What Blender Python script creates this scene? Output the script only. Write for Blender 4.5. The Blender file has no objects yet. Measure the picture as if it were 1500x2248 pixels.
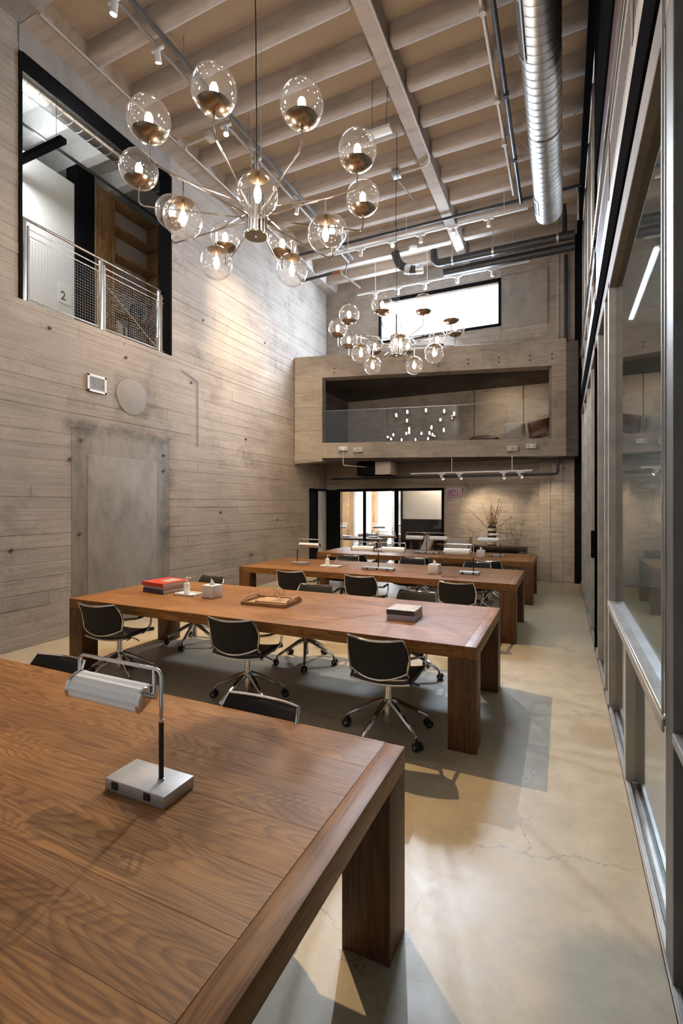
import bpy, bmesh, math, random
from mathutils import Vector, Matrix
random.seed(7)
R = math.radians
scene = bpy.context.scene
COL = scene.collection

# ------------------------------------------------------------------ camera
cam_d = bpy.data.cameras.new('camera')
cam = bpy.data.objects.new('camera', cam_d)
COL.objects.link(cam)
cam_d.sensor_fit = 'HORIZONTAL'
cam_d.sensor_width = 24.0
cam_d.lens = 24.0 * 1056.0 / 1500.0
cam_d.shift_y = -16.0 / 1500.0
cam_d.clip_start = 0.05
cam.location = (0, 0, 1.745)
cam.rotation_euler = (R(90), 0, 0.4315)
scene.camera = cam

# ------------------------------------------------------------------ colour management, world
vs = scene.view_settings
vs.view_transform = 'Standard'
vs.look = 'None'
vs.gamma = 1.0
vs.use_curve_mapping = False
vs.exposure = 1.1

world = bpy.data.worlds.new('daylight')
scene.world = world
world.use_nodes = True
wn = world.node_tree.nodes
wn['Background'].inputs[0].default_value = (0.93, 0.95, 1.0, 1)
wn['Background'].inputs[1].default_value = 2.2

cy = scene.cycles
cy.max_bounces = 6
cy.diffuse_bounces = 3
cy.glossy_bounces = 4
cy.transmission_bounces = 4
cy.transparent_max_bounces = 16
cy.caustics_reflective = False
cy.caustics_refractive = False
cy.use_adaptive_sampling = True
cy.use_denoising = True
cy.adaptive_threshold = 0.08
cy.adaptive_min_samples = 12
cy.sample_clamp_indirect = 6.0

WARM = (1.0, 0.70, 0.38)
SOFT = (1.0, 0.80, 0.56)
COOL = (0.86, 0.93, 1.0)


def look_rot(p, t):
    return (Vector(t) - Vector(p)).to_track_quat('-Z', 'Y').to_euler()


def spot(name, p, t, w, ang=60, blend=0.7, color=SOFT, r=0.05):
    d = bpy.data.lights.new(name, 'SPOT')
    d.energy = w
    d.color = color
    d.spot_size = R(ang)
    d.spot_blend = blend
    d.shadow_soft_size = r
    o = bpy.data.objects.new(name, d)
    COL.objects.link(o)
    o.location = p
    o.rotation_euler = look_rot(p, t)
    return o


def area(name, p, t, w, sx, sy, color=COOL):
    d = bpy.data.lights.new(name, 'AREA')
    d.shape = 'RECTANGLE'
    d.size = sx
    d.size_y = sy
    d.energy = w
    d.color = color
    o = bpy.data.objects.new(name, d)
    COL.objects.link(o)
    o.location = p
    o.rotation_euler = look_rot(p, t)
    return o


# daylight entering by the high clerestory window in the end wall
area('window_daylight', (-2.87, 11.80, 6.55), (-4.6, 7.0, 4.4), 330, 2.9, 1.0, (0.62, 0.78, 1.0))

# ------------------------------------------------------------------ materials
MATS = {}


def new_mat(name):
    m = bpy.data.materials.new(name)
    m.use_nodes = True
    MATS[name] = m
    nt = m.node_tree
    return m, nt, nt.nodes['Principled BSDF']


def plain(name, col, rough=0.5, metal=0.0, var=0.0, scale=8.0, bump=0.0, bscale=60.0, coat=0.0, spec=None, bs=1.0):
    m, nt, b = new_mat(name)
    b.inputs['Base Color'].default_value = (*col, 1)
    b.inputs['Roughness'].default_value = rough
    b.inputs['Metallic'].default_value = metal
    b.inputs['Coat Weight'].default_value = coat
    if spec is not None:
        b.inputs['Specular IOR Level'].default_value = spec
    tc = nt.nodes.new('ShaderNodeTexCoord')
    if var > 0:
        n = nt.nodes.new('ShaderNodeTexNoise')
        n.inputs['Scale'].default_value = scale
        n.inputs['Detail'].default_value = 4
        nt.links.new(tc.outputs['Object'], n.inputs['Vector'])
        rp = nt.nodes.new('ShaderNodeValToRGB')
        rp.color_ramp.elements[0].position = 0.3
        rp.color_ramp.elements[1].position = 0.7
        rp.color_ramp.elements[0].color = (*[c * (1 - var) for c in col], 1)
        rp.color_ramp.elements[1].color = (*[min(1, c * (1 + var)) for c in col], 1)
        nt.links.new(n.outputs['Fac'], rp.inputs['Fac'])
        nt.links.new(rp.outputs['Color'], b.inputs['Base Color'])
    if bump > 0:
        n2 = nt.nodes.new('ShaderNodeTexNoise')
        n2.inputs['Scale'].default_value = bscale
        nt.links.new(tc.outputs['Object'], n2.inputs['Vector'])
        bp = nt.nodes.new('ShaderNodeBump')
        bp.inputs['Strength'].default_value = bump
        bp.inputs['Distance'].default_value = 0.01
        nt.links.new(n2.outputs['Fac'], bp.inputs['Height'])
        nt.links.new(bp.outputs['Normal'], b.inputs['Normal'])
    return m


def matte(name, col):
    m, nt, b = new_mat(name)
    nt.nodes.remove(b)
    d = nt.nodes.new('ShaderNodeBsdfDiffuse')
    d.inputs[0].default_value = (*col, 1)
    nt.links.new(d.outputs[0], nt.nodes['Material Output'].inputs['Surface'])
    return m


def N(nt, typ, **kw):
    n = nt.nodes.new(typ)
    for k, v in kw.items():
        if k in n.inputs:
            n.inputs[k].default_value = v
        else:
            setattr(n, k, v)
    return n


def ramp(nt, fac, stops):
    r = nt.nodes.new('ShaderNodeValToRGB')
    e = r.color_ramp.elements
    while len(e) < len(stops):
        e.new(0.5)
    for i, (p, c) in enumerate(stops):
        e[i].position = p
        e[i].color = (*c, 1) if len(c) == 3 else c
    nt.links.new(fac, r.inputs['Fac'])
    return r.outputs['Color']


def mix(nt, typ, fac, a, b):
    m = nt.nodes.new('ShaderNodeMix')
    m.data_type = 'RGBA'
    m.blend_type = typ
    if isinstance(fac, (int, float)):
        m.inputs[0].default_value = fac
    else:
        nt.links.new(fac, m.inputs[0])
    for i, s in ((6, a), (7, b)):
        if isinstance(s, tuple):
            m.inputs[i].default_value = (*s, 1)
        else:
            nt.links.new(s, m.inputs[i])
    return m.outputs[2]


def concrete(name, light, dark, rough=0.85, streak=(1.0, 1.0, 7.0), big=0.55, bump=0.35, pits=True, rnd=0.10, stain=0.35, spec=0.3, stains=()):
    m, nt, b = new_mat(name)
    tc = N(nt, 'ShaderNodeTexCoord')
    co = tc.outputs['Object']
    n1 = N(nt, 'ShaderNodeTexNoise', Scale=big, Detail=5.0, Roughness=0.62)
    nt.links.new(co, n1.inputs['Vector'])
    c = ramp(nt, n1.outputs['Fac'], [(0.30, dark), (0.68, light)])
    mp = N(nt, 'ShaderNodeMapping')
    mp.inputs['Scale'].default_value = streak
    nt.links.new(co, mp.inputs['Vector'])
    n2 = N(nt, 'ShaderNodeTexNoise', Scale=2.6, Detail=8.0, Roughness=0.7)
    nt.links.new(mp.outputs[0], n2.inputs['Vector'])
    c2 = ramp(nt, n2.outputs['Fac'], [(0.28, (0.62, 0.60, 0.57)), (0.5, (1, 1, 1)), (0.75, (1.16, 1.14, 1.12))])
    c = mix(nt, 'MULTIPLY', 0.75, c, c2)
    # mottled grime
    n3 = N(nt, 'ShaderNodeTexNoise', Scale=1.3, Detail=9.0, Roughness=0.75)
    nt.links.new(co, n3.inputs['Vector'])
    g = ramp(nt, n3.outputs['Fac'], [(0.52, (1, 1, 1)), (0.72, (1 - stain,) * 3)])
    c = mix(nt, 'MULTIPLY', 1.0, c, g)
    if stains:
        sx = N(nt, 'ShaderNodeSeparateXYZ')
        nt.links.new(co, sx.inputs[0])
        nst = N(nt, 'ShaderNodeTexNoise', Scale=3.2, Detail=7.0, Roughness=0.72)
        nt.links.new(co, nst.inputs['Vector'])
        for (a0, a1, b0, b1, sf, k) in stains:
            f = None
            for (ch, lo, hi) in ((1, a0, a1), (2, b0, b1)):
                for (e0, e1) in ((lo - sf, lo + sf), (hi + sf, hi - sf)):
                    mr = N(nt, 'ShaderNodeMapRange')
                    mr.interpolation_type = 'SMOOTHSTEP'
                    nt.links.new(sx.outputs[ch], mr.inputs['Value'])
                    rev = e0 > e1
                    mr.inputs['From Min'].default_value = min(e0, e1)
                    mr.inputs['From Max'].default_value = max(e0, e1)
                    mr.inputs['To Min'].default_value = 1.0 if rev else 0.0
                    mr.inputs['To Max'].default_value = 0.0 if rev else 1.0
                    if f is None:
                        f = mr.outputs[0]
                    else:
                        mm = N(nt, 'ShaderNodeMath', operation='MULTIPLY')
                        nt.links.new(f, mm.inputs[0])
                        nt.links.new(mr.outputs[0], mm.inputs[1])
                        f = mm.outputs[0]
            cut = ramp(nt, nst.outputs['Fac'], [(0.36, (0, 0, 0)), (0.58, (1, 1, 1))])
            mm = N(nt, 'ShaderNodeMath', operation='MULTIPLY')
            nt.links.new(f, mm.inputs[0])
            nt.links.new(cut, mm.inputs[1])
            c = mix(nt, 'MULTIPLY', mm.outputs[0], c, (1 - k, 1 - k, 1 - k))
    if rnd > 0:
        oi = N(nt, 'ShaderNodeObjectInfo')
        rr = ramp(nt, oi.outputs['Random'], [(0.0, (1 - rnd,) * 3), (1.0, (1 + rnd, 1 + rnd * .95, 1 + rnd * .9))])
        c = mix(nt, 'MULTIPLY', 1.0, c, rr)
    hgt = n2.outputs['Fac']
    if pits:
        v = N(nt, 'ShaderNodeTexVoronoi', Scale=2.3)
        nt.links.new(co, v.inputs['Vector'])
        pit = ramp(nt, v.outputs['Distance'], [(0.018, (0.10, 0.09, 0.08)), (0.034, (1, 1, 1))])
        c = mix(nt, 'MULTIPLY', 0.85, c, pit)
    nt.links.new(c, b.inputs['Base Color'])
    b.inputs['Roughness'].default_value = rough
    b.inputs['Specular IOR Level'].default_value = spec
    n4 = N(nt, 'ShaderNodeTexNoise', Scale=38.0, Detail=5.0)
    nt.links.new(co, n4.inputs['Vector'])
    ad = N(nt, 'ShaderNodeMath', operation='ADD')
    nt.links.new(hgt, ad.inputs[0])
    nt.links.new(n4.outputs['Fac'], ad.inputs[1])
    bp = N(nt, 'ShaderNodeBump', Strength=bump, Distance=0.02)
    nt.links.new(ad.outputs[0], bp.inputs['Height'])
    nt.links.new(bp.outputs['Normal'], b.inputs['Normal'])
    return m


def wood(name, light, dark, scale=1.0, rough=0.46, axis=0, coat=0.04, rings=1.0):
    m, nt, b = new_mat(name)
    tc = N(nt, 'ShaderNodeTexCoord')
    oi = N(nt, 'ShaderNodeObjectInfo')
    sc = N(nt, 'ShaderNodeVectorMath', operation='SCALE')
    cx = N(nt, 'ShaderNodeCombineXYZ')
    for i in range(3):
        nt.links.new(oi.outputs['Random'], cx.inputs[i])
    nt.links.new(cx.outputs[0], sc.inputs[0])
    sc.inputs['Scale'].default_value = 17.0
    av = N(nt, 'ShaderNodeVectorMath', operation='ADD')
    nt.links.new(tc.outputs['Object'], av.inputs[0])
    nt.links.new(sc.outputs[0], av.inputs[1])
    mp = N(nt, 'ShaderNodeMapping')
    s = [6.0 * scale, 6.0 * scale, 6.0 * scale]
    s[axis] = 0.8 * scale
    mp.inputs['Scale'].default_value = s
    nt.links.new(av.outputs[0], mp.inputs['Vector'])
    # cathedral figure: contour lines of a stretched noise field
    n0 = N(nt, 'ShaderNodeTexNoise', Scale=1.0, Detail=1.5, Roughness=0.45, Distortion=0.25)
    nt.links.new(mp.outputs[0], n0.inputs['Vector'])
    mu = N(nt, 'ShaderNodeMath', operation='MULTIPLY')
    nt.links.new(n0.outputs['Fac'], mu.inputs[0])
    mu.inputs[1].default_value = 24.0 * rings
    fr = N(nt, 'ShaderNodeMath', operation='FRACT')
    nt.links.new(mu.outputs[0], fr.inputs[0])
    ring = ramp(nt, fr.outputs[0], [(0.0, (0.15,) * 3), (0.45, (0.95,) * 3), (0.78, (1,) * 3), (0.93, (0.0,) * 3), (1.0, (0.15,) * 3)])
    # fibre
    mp2 = N(nt, 'ShaderNodeMapping')
    s2 = [120.0 * scale] * 3
    s2[axis] = 3.5 * scale
    mp2.inputs['Scale'].default_value = s2
    nt.links.new(av.outputs[0], mp2.inputs['Vector'])
    n1 = N(nt, 'ShaderNodeTexNoise', Scale=1.0, Detail=3.0)
    nt.links.new(mp2.outputs[0], n1.inputs['Vector'])
    base = mix(nt, 'MIX', ring, dark, light)
    fib = ramp(nt, n1.outputs['Fac'], [(0.38, (0.55, 0.50, 0.45)), (0.55, (1.0, 1.0, 1.0))])
    c = mix(nt, 'MULTIPLY', 0.8, base, fib)
    n2 = N(nt, 'ShaderNodeTexNoise', Scale=1.4, Detail=3.0)
    nt.links.new(av.outputs[0], n2.inputs['Vector'])
    bl = ramp(nt, n2.outputs['Fac'], [(0.35, (0.82, 0.80, 0.78)), (0.65, (1.1, 1.08, 1.05))])
    c = mix(nt, 'MULTIPLY', 1.0, c, bl)
    rr = ramp(nt, oi.outputs['Random'], [(0.0, (0.90,) * 3), (1.0, (1.10,) * 3)])
    c = mix(nt, 'MULTIPLY', 1.0, c, rr)
    nt.links.new(c, b.inputs['Base Color'])
    b.inputs['Roughness'].default_value = rough
    b.inputs['Specular IOR Level'].default_value = 0.32
    b.inputs['Coat Weight'].default_value = coat
    b.inputs['Coat Roughness'].default_value = 0.35
    bp = N(nt, 'ShaderNodeBump', Strength=0.10, Distance=0.004)
    nt.links.new(n1.outputs['Fac'], bp.inputs['Height'])
    nt.links.new(bp.outputs['Normal'], b.inputs['Normal'])
    return m


def thin_glass(name, tint=(1, 1, 1), f0=0.045, rough=0.0, haze=0.0, power=5.0):
    m, nt, b = new_mat(name)
    nt.nodes.remove(b)
    out = nt.nodes['Material Output']
    tr = N(nt, 'ShaderNodeBsdfTransparent')
    tr.inputs[0].default_value = (*tint, 1)
    gl = N(nt, 'ShaderNodeBsdfGlossy')
    gl.inputs['Roughness'].default_value = rough
    lw = N(nt, 'ShaderNodeLayerWeight', Blend=0.5)
    pw = N(nt, 'ShaderNodeMath', operation='POWER')
    nt.links.new(lw.outputs['Facing'], pw.inputs[0])
    pw.inputs[1].default_value = power
    ma = N(nt, 'ShaderNodeMath', operation='MULTIPLY_ADD')
    nt.links.new(pw.outputs[0], ma.inputs[0])
    ma.inputs[1].default_value = 1 - f0
    ma.inputs[2].default_value = f0
    ms = N(nt, 'ShaderNodeMixShader')
    nt.links.new(ma.outputs[0], ms.inputs[0])
    nt.links.new(tr.outputs[0], ms.inputs[1])
    nt.links.new(gl.outputs[0], ms.inputs[2])
    last = ms.outputs[0]
    if haze > 0:
        df = N(nt, 'ShaderNodeBsdfDiffuse')
        df.inputs[0].default_value = (0.9, 0.88, 0.86, 1)
        m2 = N(nt, 'ShaderNodeMixShader')
        m2.inputs[0].default_value = haze
        nt.links.new(last, m2.inputs[1])
        nt.links.new(df.outputs[0], m2.inputs[2])
        last = m2.outputs[0]
    nt.links.new(last, out.inputs['Surface'])
    return m


def emit(name, col, s):
    m, nt, b = new_mat(name)
    b.inputs['Base Color'].default_value = (*col, 1)
    b.inputs['Emission Color'].default_value = (*col, 1)
    b.inputs['Emission Strength'].default_value = s
    if name != 'bulb_glow':
        m.cycles.emission_sampling = 'NONE'
    return m


# old water marks on the left wall: y0, y1, z0, z1, softness, strength
WALL_STAINS = [(4.25, 6.15, 2.72, 2.90, .10, .55), (5.85, 6.15, .9, 2.7, .14, .40), (4.95, 5.75, 2.9, 3.3, .25, .25), (4.5, 4.65, .4, 2.5, .12, .25), (4.98, 5.64, 3.08, 3.70, .06, .22)]
concrete('concrete_wall', (0.44, 0.375, 0.315), (0.31, 0.258, 0.212), stains=WALL_STAINS, stain=0.40, bump=0.30, rnd=0.05, streak=(1.0, .45, 9.0))
concrete('concrete_back', (0.45, 0.385, 0.325), (0.30, 0.255, 0.21), stain=0.36, rnd=.05)
concrete('concrete_smooth', (0.36, 0.325, 0.29), (0.26, 0.235, 0.21), streak=(1, 1, .5), bump=0.12, pits=False, stain=0.28, rnd=0.0)
concrete('concrete_patch', (0.32, 0.28, 0.24), (0.22, 0.19, 0.16), stains=WALL_STAINS, streak=(3, 3, .35), bump=0.12, pits=False, stain=0.45, rnd=0.0)
concrete('concrete_rib', (0.46, 0.385, 0.325), (0.37, 0.305, 0.255), streak=(.4, 3, 3), bump=0.15, pits=False, stain=0.15, rnd=0.05)
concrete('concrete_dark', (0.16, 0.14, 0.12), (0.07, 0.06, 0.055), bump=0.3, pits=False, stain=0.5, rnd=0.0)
plain('ceiling_board', (0.42, 0.325, 0.235), 0.95, var=0.10, scale=90, bump=0.5, bscale=140)
wood('oak', (0.345, 0.155, 0.043), (0.215, 0.088, 0.022), axis=0, rings=1.5)
wood('oak_end', (0.29, 0.127, 0.036), (0.20, 0.083, 0.022), axis=1, rings=.7)
wood('oak_leg', (0.165, 0.075, 0.031), (0.11, 0.048, 0.019), axis=2, rings=.6, rough=0.5, coat=0.05)
wood('walnut', (0.10, 0.055, 0.033), (0.05, 0.027, 0.017), axis=0, rings=.6, rough=0.4)
wood('pale_wood', (0.55, 0.34, 0.17), (0.38, 0.21, 0.09), axis=0, rings=1.0, rough=0.5)
wood('case_wood', (0.42, 0.25, 0.115), (0.27, 0.15, 0.065), axis=2, rings=.6, rough=0.5)
plain('chrome', (0.72, 0.71, 0.70), 0.12, 1.0)
plain('nickel', (0.55, 0.51, 0.46), 0.16, 1.0)
plain('brass_dark', (0.36, 0.27, 0.18), 0.22, 1.0)
plain('brushed_alu', (0.50, 0.50, 0.50), 0.5, 0.8, var=0.05, scale=40)
plain('galvanised', (0.58, 0.58, 0.57), 0.36, 1.0, var=0.10, scale=6)
plain('galv_seam', (0.42, 0.42, 0.41), 0.4, 1.0)
plain('steel_gray', (0.46, 0.43, 0.39), 0.5, 0.35, var=0.18, scale=5)
plain('steel_light', (0.52, 0.52, 0.51), 0.36, 0.75, var=0.15, scale=7)
plain('steel_dark', (0.14, 0.134, 0.128), 0.5, 0.2, var=0.2, scale=4)
plain('steel_brown', (0.20, 0.165, 0.13), 0.75, 0.1, var=0.2, scale=4)
matte('black_paint', (0.010, 0.010, 0.011))
plain('black_pipe', (0.028, 0.028, 0.03), 0.38)
plain('black_mesh', (0.011, 0.010, 0.009), 0.75, bump=0.3, bscale=400)
plain('black_leather', (0.014, 0.013, 0.012), 0.42, bump=0.15, bscale=160)
plain('black_rubber', (0.012, 0.012, 0.012), 0.5)
plain('white_paint', (0.74, 0.74, 0.73), 0.5)
plain('white_wall', (0.72, 0.73, 0.71), 0.8, var=0.03)
plain('white_ceramic', (0.84, 0.83, 0.81), 0.3)
plain('conduit', (0.50, 0.44, 0.38), 0.6)
plain('conduit_gray', (0.36, 0.34, 0.32), 0.45, 0.5)
plain('red_cover', (0.55, 0.055, 0.028), 0.35)
plain('navy_cover', (0.05, 0.05, 0.11), 0.4)
plain('gray_cover', (0.36, 0.34, 0.31), 0.5, var=0.35, scale=14)
plain('dark_cover', (0.07, 0.06, 0.055), 0.5)
plain('lilac_cover', (0.46, 0.42, 0.52), 0.5)
plain('paper', (0.62, 0.55, 0.45), 0.8, var=0.06, scale=200)
plain('tissue', (0.86, 0.86, 0.86), 0.9)
plain('brown_leather', (0.10, 0.032, 0.016), 0.5, var=0.2, scale=6)
plain('cream_fabric', (0.50, 0.45, 0.40), 0.9)
plain('branch', (0.16, 0.10, 0.055), 0.8)
plain('blossom', (0.58, 0.45, 0.27), 0.8)
plain('vase_dark', (0.035, 0.025, 0.02), 0.35)
plain('vase_pale', (0.52, 0.43, 0.33), 0.4)
plain('sign_red', (0.55, 0.03, 0.03), 0.5)
plain('sign_plate', (0.60, 0.44, 0.58), 0.4)
plain('sign_back', (0.30, 0.10, 0.22), 0.4)
plain('print_black', (0.04, 0.04, 0.04), 0.6)
plain('plant_green', (0.05, 0.16, 0.03), 0.5)
plain('screen_white', (0.78, 0.77, 0.80), 0.5)
plain('dark_tray', (0.05, 0.045, 0.04), 0.5)
plain('orange_joint', (0.30, 0.10, 0.05), 0.5)
plain('grille_dark', (0.06, 0.055, 0.05), 0.7)
plain('gold_wire', (0.72, 0.52, 0.26), 0.25, 1.0)
plain('louver_gray', (0.34, 0.30, 0.28), 0.5, 0.3)
plain('red_dark', (0.05, 0.018, 0.012), 0.6)
plain('fluted_white', (0.86, 0.87, 0.88), 0.28, coat=0.2)
thin_glass('globe_glass', (0.965, 0.955, 0.95), 0.05, haze=0.008, power=3.0)
thin_glass('pane_glass', (0.90, 0.93, 0.93), 0.05)
thin_glass('clear_glass', (0.96, 0.97, 0.97), 0.06)
thin_glass('acrylic', (0.95, 0.96, 0.97), 0.07, haze=0.03)
emit('bulb_glow', (1.0, 0.86, 0.72), 135.0)
emit('spot_glow', (1.0, 0.84, 0.62), 22.0)
emit('spot_flare', (1.0, 0.95, 0.85), 220.0)
emit('tube_glow', (0.90, 0.95, 1.0), 6.0)


def floor_material():
    m, nt, b = new_mat('concrete_floor')
    tc = N(nt, 'ShaderNodeTexCoord')
    co = tc.outputs['Object']
    n1 = N(nt, 'ShaderNodeTexNoise', Scale=0.7, Detail=6.0, Roughness=0.6)
    nt.links.new(co, n1.inputs['Vector'])
    c = ramp(nt, n1.outputs['Fac'], [(0.3, (0.39, 0.32, 0.215)), (0.7, (0.50, 0.425, 0.305))])
    n2 = N(nt, 'ShaderNodeTexNoise', Scale=5.0, Detail=9.0, Roughness=0.75)
    nt.links.new(co, n2.inputs['Vector'])
    c = mix(nt, 'MULTIPLY', 0.8, c, ramp(nt, n2.outputs['Fac'], [(0.3, (0.78, 0.77, 0.75)), (0.62, (1.06, 1.06, 1.06))]))
    # hairline cracks
    nd = N(nt, 'ShaderNodeTexNoise', Scale=2.2, Detail=6.0, Roughness=0.7)
    nt.links.new(co, nd.inputs['Vector'])
    vm = N(nt, 'ShaderNodeVectorMath', operation='MULTIPLY_ADD')
    nt.links.new(nd.outputs['Color'], vm.inputs[0])
    vm.inputs[1].default_value = (0.5, 0.5, 0.5)
    nt.links.new(co, vm.inputs[2])
    v = N(nt, 'ShaderNodeTexVoronoi', Scale=0.62, feature='DISTANCE_TO_EDGE')
    nt.links.new(vm.outputs[0], v.inputs['Vector'])
    ck = ramp(nt, v.outputs['Distance'], [(0.0, (0.45, 0.41, 0.36)), (0.0035, (1, 1, 1))])
    msk = ramp(nt, n1.outputs['Fac'], [(0.44, (0, 0, 0)), (0.54, (1, 1, 1))])
    c = mix(nt, 'MULTIPLY', msk, c, ck)
    sp = N(nt, 'ShaderNodeTexVoronoi', Scale=2.6)
    nt.links.new(co, sp.inputs['Vector'])
    c = mix(nt, 'MULTIPLY', 0.6, c, ramp(nt, sp.outputs['Distance'], [(0.02, (0.3, 0.27, 0.22)), (0.04, (1, 1, 1))]))
    nt.links.new(c, b.inputs['Base Color'])
    rg = ramp(nt, n2.outputs['Fac'], [(0.3, (0.32,) * 3), (0.7, (0.46,) * 3)])
    nt.links.new(rg, b.inputs['Roughness'])
    bp = N(nt, 'ShaderNodeBump', Strength=0.06, Distance=0.01)
    nt.links.new(n2.outputs['Fac'], bp.inputs['Height'])
    nt.links.new(bp.outputs['Normal'], b.inputs['Normal'])


floor_material()


# ------------------------------------------------------------------ mesh helpers
class MB:
    def __init__(self):
        self.v = []
        self.f = []

    def add(self, vs_, fs_):
        o = len(self.v)
        self.v += [tuple(p) for p in vs_]
        self.f += [tuple(i + o for i in f) for f in fs_]
        return self

    def box(self, x0, x1, y0, y1, z0, z1):
        return self.add([(x0, y0, z0), (x1, y0, z0), (x1, y1, z0), (x0, y1, z0), (x0, y0, z1), (x1, y0, z1), (x1, y1, z1), (x0, y1, z1)],
                        [(0, 3, 2, 1), (4, 5, 6, 7), (0, 1, 5, 4), (1, 2, 6, 5), (2, 3, 7, 6), (3, 0, 4, 7)])

    def cyl(self, p0, p1, r0, r1=None, n=16, caps=True):
        r1 = r0 if r1 is None else r1
        p0, p1 = Vector(p0), Vector(p1)
        d = (p1 - p0).normalized()
        a = d.orthogonal().normalized()
        b = d.cross(a)
        vv = []
        for p, r in ((p0, r0), (p1, r1)):
            for i in range(n):
                t = 2 * math.pi * i / n
                vv.append(p + (a * math.cos(t) + b * math.sin(t)) * r)
        ff = [(i, (i + 1) % n, n + (i + 1) % n, n + i) for i in range(n)]
        if caps:
            ff += [tuple(range(n - 1, -1, -1)), tuple(range(n, 2 * n))]
        return self.add(vv, ff)

    def tube(self, pts, r, n=8, closed=False, rs=None):
        pts = [Vector(p) for p in pts]
        m = len(pts)
        vv, prev = [], None
        for i, p in enumerate(pts):
            if closed:
                t = (pts[(i + 1) % m] - pts[i - 1]).normalized()
            else:
                t = (pts[min(i + 1, m - 1)] - pts[max(i - 1, 0)]).normalized()
            if prev is None:
                a = t.orthogonal().normalized()
            else:
                a = (prev - t * prev.dot(t))
                a = a.normalized() if a.length > 1e-6 else t.orthogonal().normalized()
            prev = a
            b = t.cross(a)
            rr = rs[i] if rs else r
            for k in range(n):
                u = 2 * math.pi * k / n
                vv.append(p + (a * math.cos(u) + b * math.sin(u)) * rr)
        ff = []
        for i in range(m if closed else m - 1):
            j = (i + 1) % m
            for k in range(n):
                ff.append((i * n + k, i * n + (k + 1) % n, j * n + (k + 1) % n, j * n + k))
        if not closed:
            ff += [tuple(range(n - 1, -1, -1)), tuple((m - 1) * n + k for k in range(n))]
        return self.add(vv, ff)

    def lathe(self, prof, c=(0, 0, 0), n=24, caps=True):
        vv = []
        for r, z in prof:
            for k in range(n):
                t = 2 * math.pi * k / n
                vv.append((c[0] + r * math.cos(t), c[1] + r * math.sin(t), c[2] + z))
        ff = []
        for i in range(len(prof) - 1):
            for k in range(n):
                ff.append((i * n + k, i * n + (k + 1) % n, (i + 1) * n + (k + 1) % n, (i + 1) * n + k))
        if caps:
            ff.append(tuple(range(n - 1, -1, -1)))
            ff.append(tuple((len(prof) - 1) * n + k for k in range(n)))
        return self.add(vv, ff)

    def prism(self, poly, h0, h1, fn):
        """poly: ccw 2d outline, fn(a, b, h) -> point"""
        n = len(poly)
        vv = [fn(a, b, h0) for a, b in poly] + [fn(a, b, h1) for a, b in poly]
        ff = [tuple(range(n - 1, -1, -1)), tuple(range(n, 2 * n))]
        ff += [(i, (i + 1) % n, n + (i + 1) % n, n + i) for i in range(n)]
        return self.add(vv, ff)

    def grid(self, fn, nu, nv):
        vv = [fn(i / nu, j / nv) for j in range(nv + 1) for i in range(nu + 1)]
        ff = [(j * (nu + 1) + i, j * (nu + 1) + i + 1, (j + 1) * (nu + 1) + i + 1, (j + 1) * (nu + 1) + i) for j in range(nv) for i in range(nu)]
        return self.add(vv, ff)

    def build(self, name, mat, parent=None, bevel=0.0, seg=2, smooth=True, ang=40, fix=True):
        me = bpy.data.meshes.new(name)
        me.from_pydata(self.v, [], self.f)
        if bevel > 0 or fix:
            bm = bmesh.new()
            bm.from_mesh(me)
            if fix:
                bmesh.ops.recalc_face_normals(bm, faces=bm.faces)
            if bevel > 0:
                ed = [e for e in bm.edges if len(e.link_faces) == 2 and e.calc_face_angle(0) > R(35)]
                bmesh.ops.bevel(bm, geom=ed, offset=bevel, segments=seg, affect='EDGES', profile=0.5, clamp_overlap=True)
            bm.to_mesh(me)
            bm.free()
        if smooth:
            me.polygons.foreach_set('use_smooth', [True] * len(me.polygons))
            me.set_sharp_from_angle(angle=R(ang))
        me.materials.append(MATS[mat])
        o = bpy.data.objects.new(name, me)
        COL.objects.link(o)
        o.parent = parent
        return o


def box(x0, x1, y0, y1, z0, z1):
    return MB().box(x0, x1, y0, y1, z0, z1)


def fillet(pts, r, n=5):
    pts = [Vector(p) for p in pts]
    out = [pts[0]]
    for i in range(1, len(pts) - 1):
        a, b, c = pts[i - 1], pts[i], pts[i + 1]
        d0, d1 = (a - b), (c - b)
        rr = min(r, d0.length * 0.49, d1.length * 0.49)
        p0, p1 = b + d0.normalized() * rr, b + d1.normalized() * rr
        for k in range(n + 1):
            t = k / n
            out.append(p0 * (1 - t) ** 2 + b * 2 * t * (1 - t) + p1 * t * t)
    out.append(pts[-1])
    return out


def solidify(o, t, offset=0):
    md = o.modifiers.new('thickness', 'SOLIDIFY')
    md.thickness = t
    md.offset = offset
    return o


def empty(name, loc=(0, 0, 0), rz=0.0, label=None, cat=None, group=None, kind=None):
    o = bpy.data.objects.new(name, None)
    COL.objects.link(o)
    o.empty_display_size = 0.1
    o.location = loc
    o.rotation_euler = (0, 0, rz)
    return tag(o, label, cat, group, kind)


def tag(o, label=None, cat=None, group=None, kind=None):
    for k, v in (('label', label), ('category', cat), ('group', group), ('kind', kind)):
        if v:
            o[k] = v
    return o


def part_label(o, s):
    o['label'] = s
    return o


def children_of(o):
    return [c for c in bpy.data.objects if c.parent == o]


def tree(o):
    return (o, [tree(c) for c in children_of(o)])


def copy_tree(t, parent=None):
    o, ch = t
    c = o.copy()
    COL.objects.link(c)
    c.parent = parent
    for k in ch:
        copy_tree(k, c)
    return c


def place(t, loc, rz, label, group=None, first=[]):
    """the first placement of a prototype moves it, later ones copy it"""
    if t[0].name in first:
        o = copy_tree(t)
    else:
        first.append(t[0].name)
        o = t[0]
    o.location = loc
    o.rotation_euler = (0, 0, rz)
    o['label'] = label
    if group:
        o['group'] = group
    return o


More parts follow.
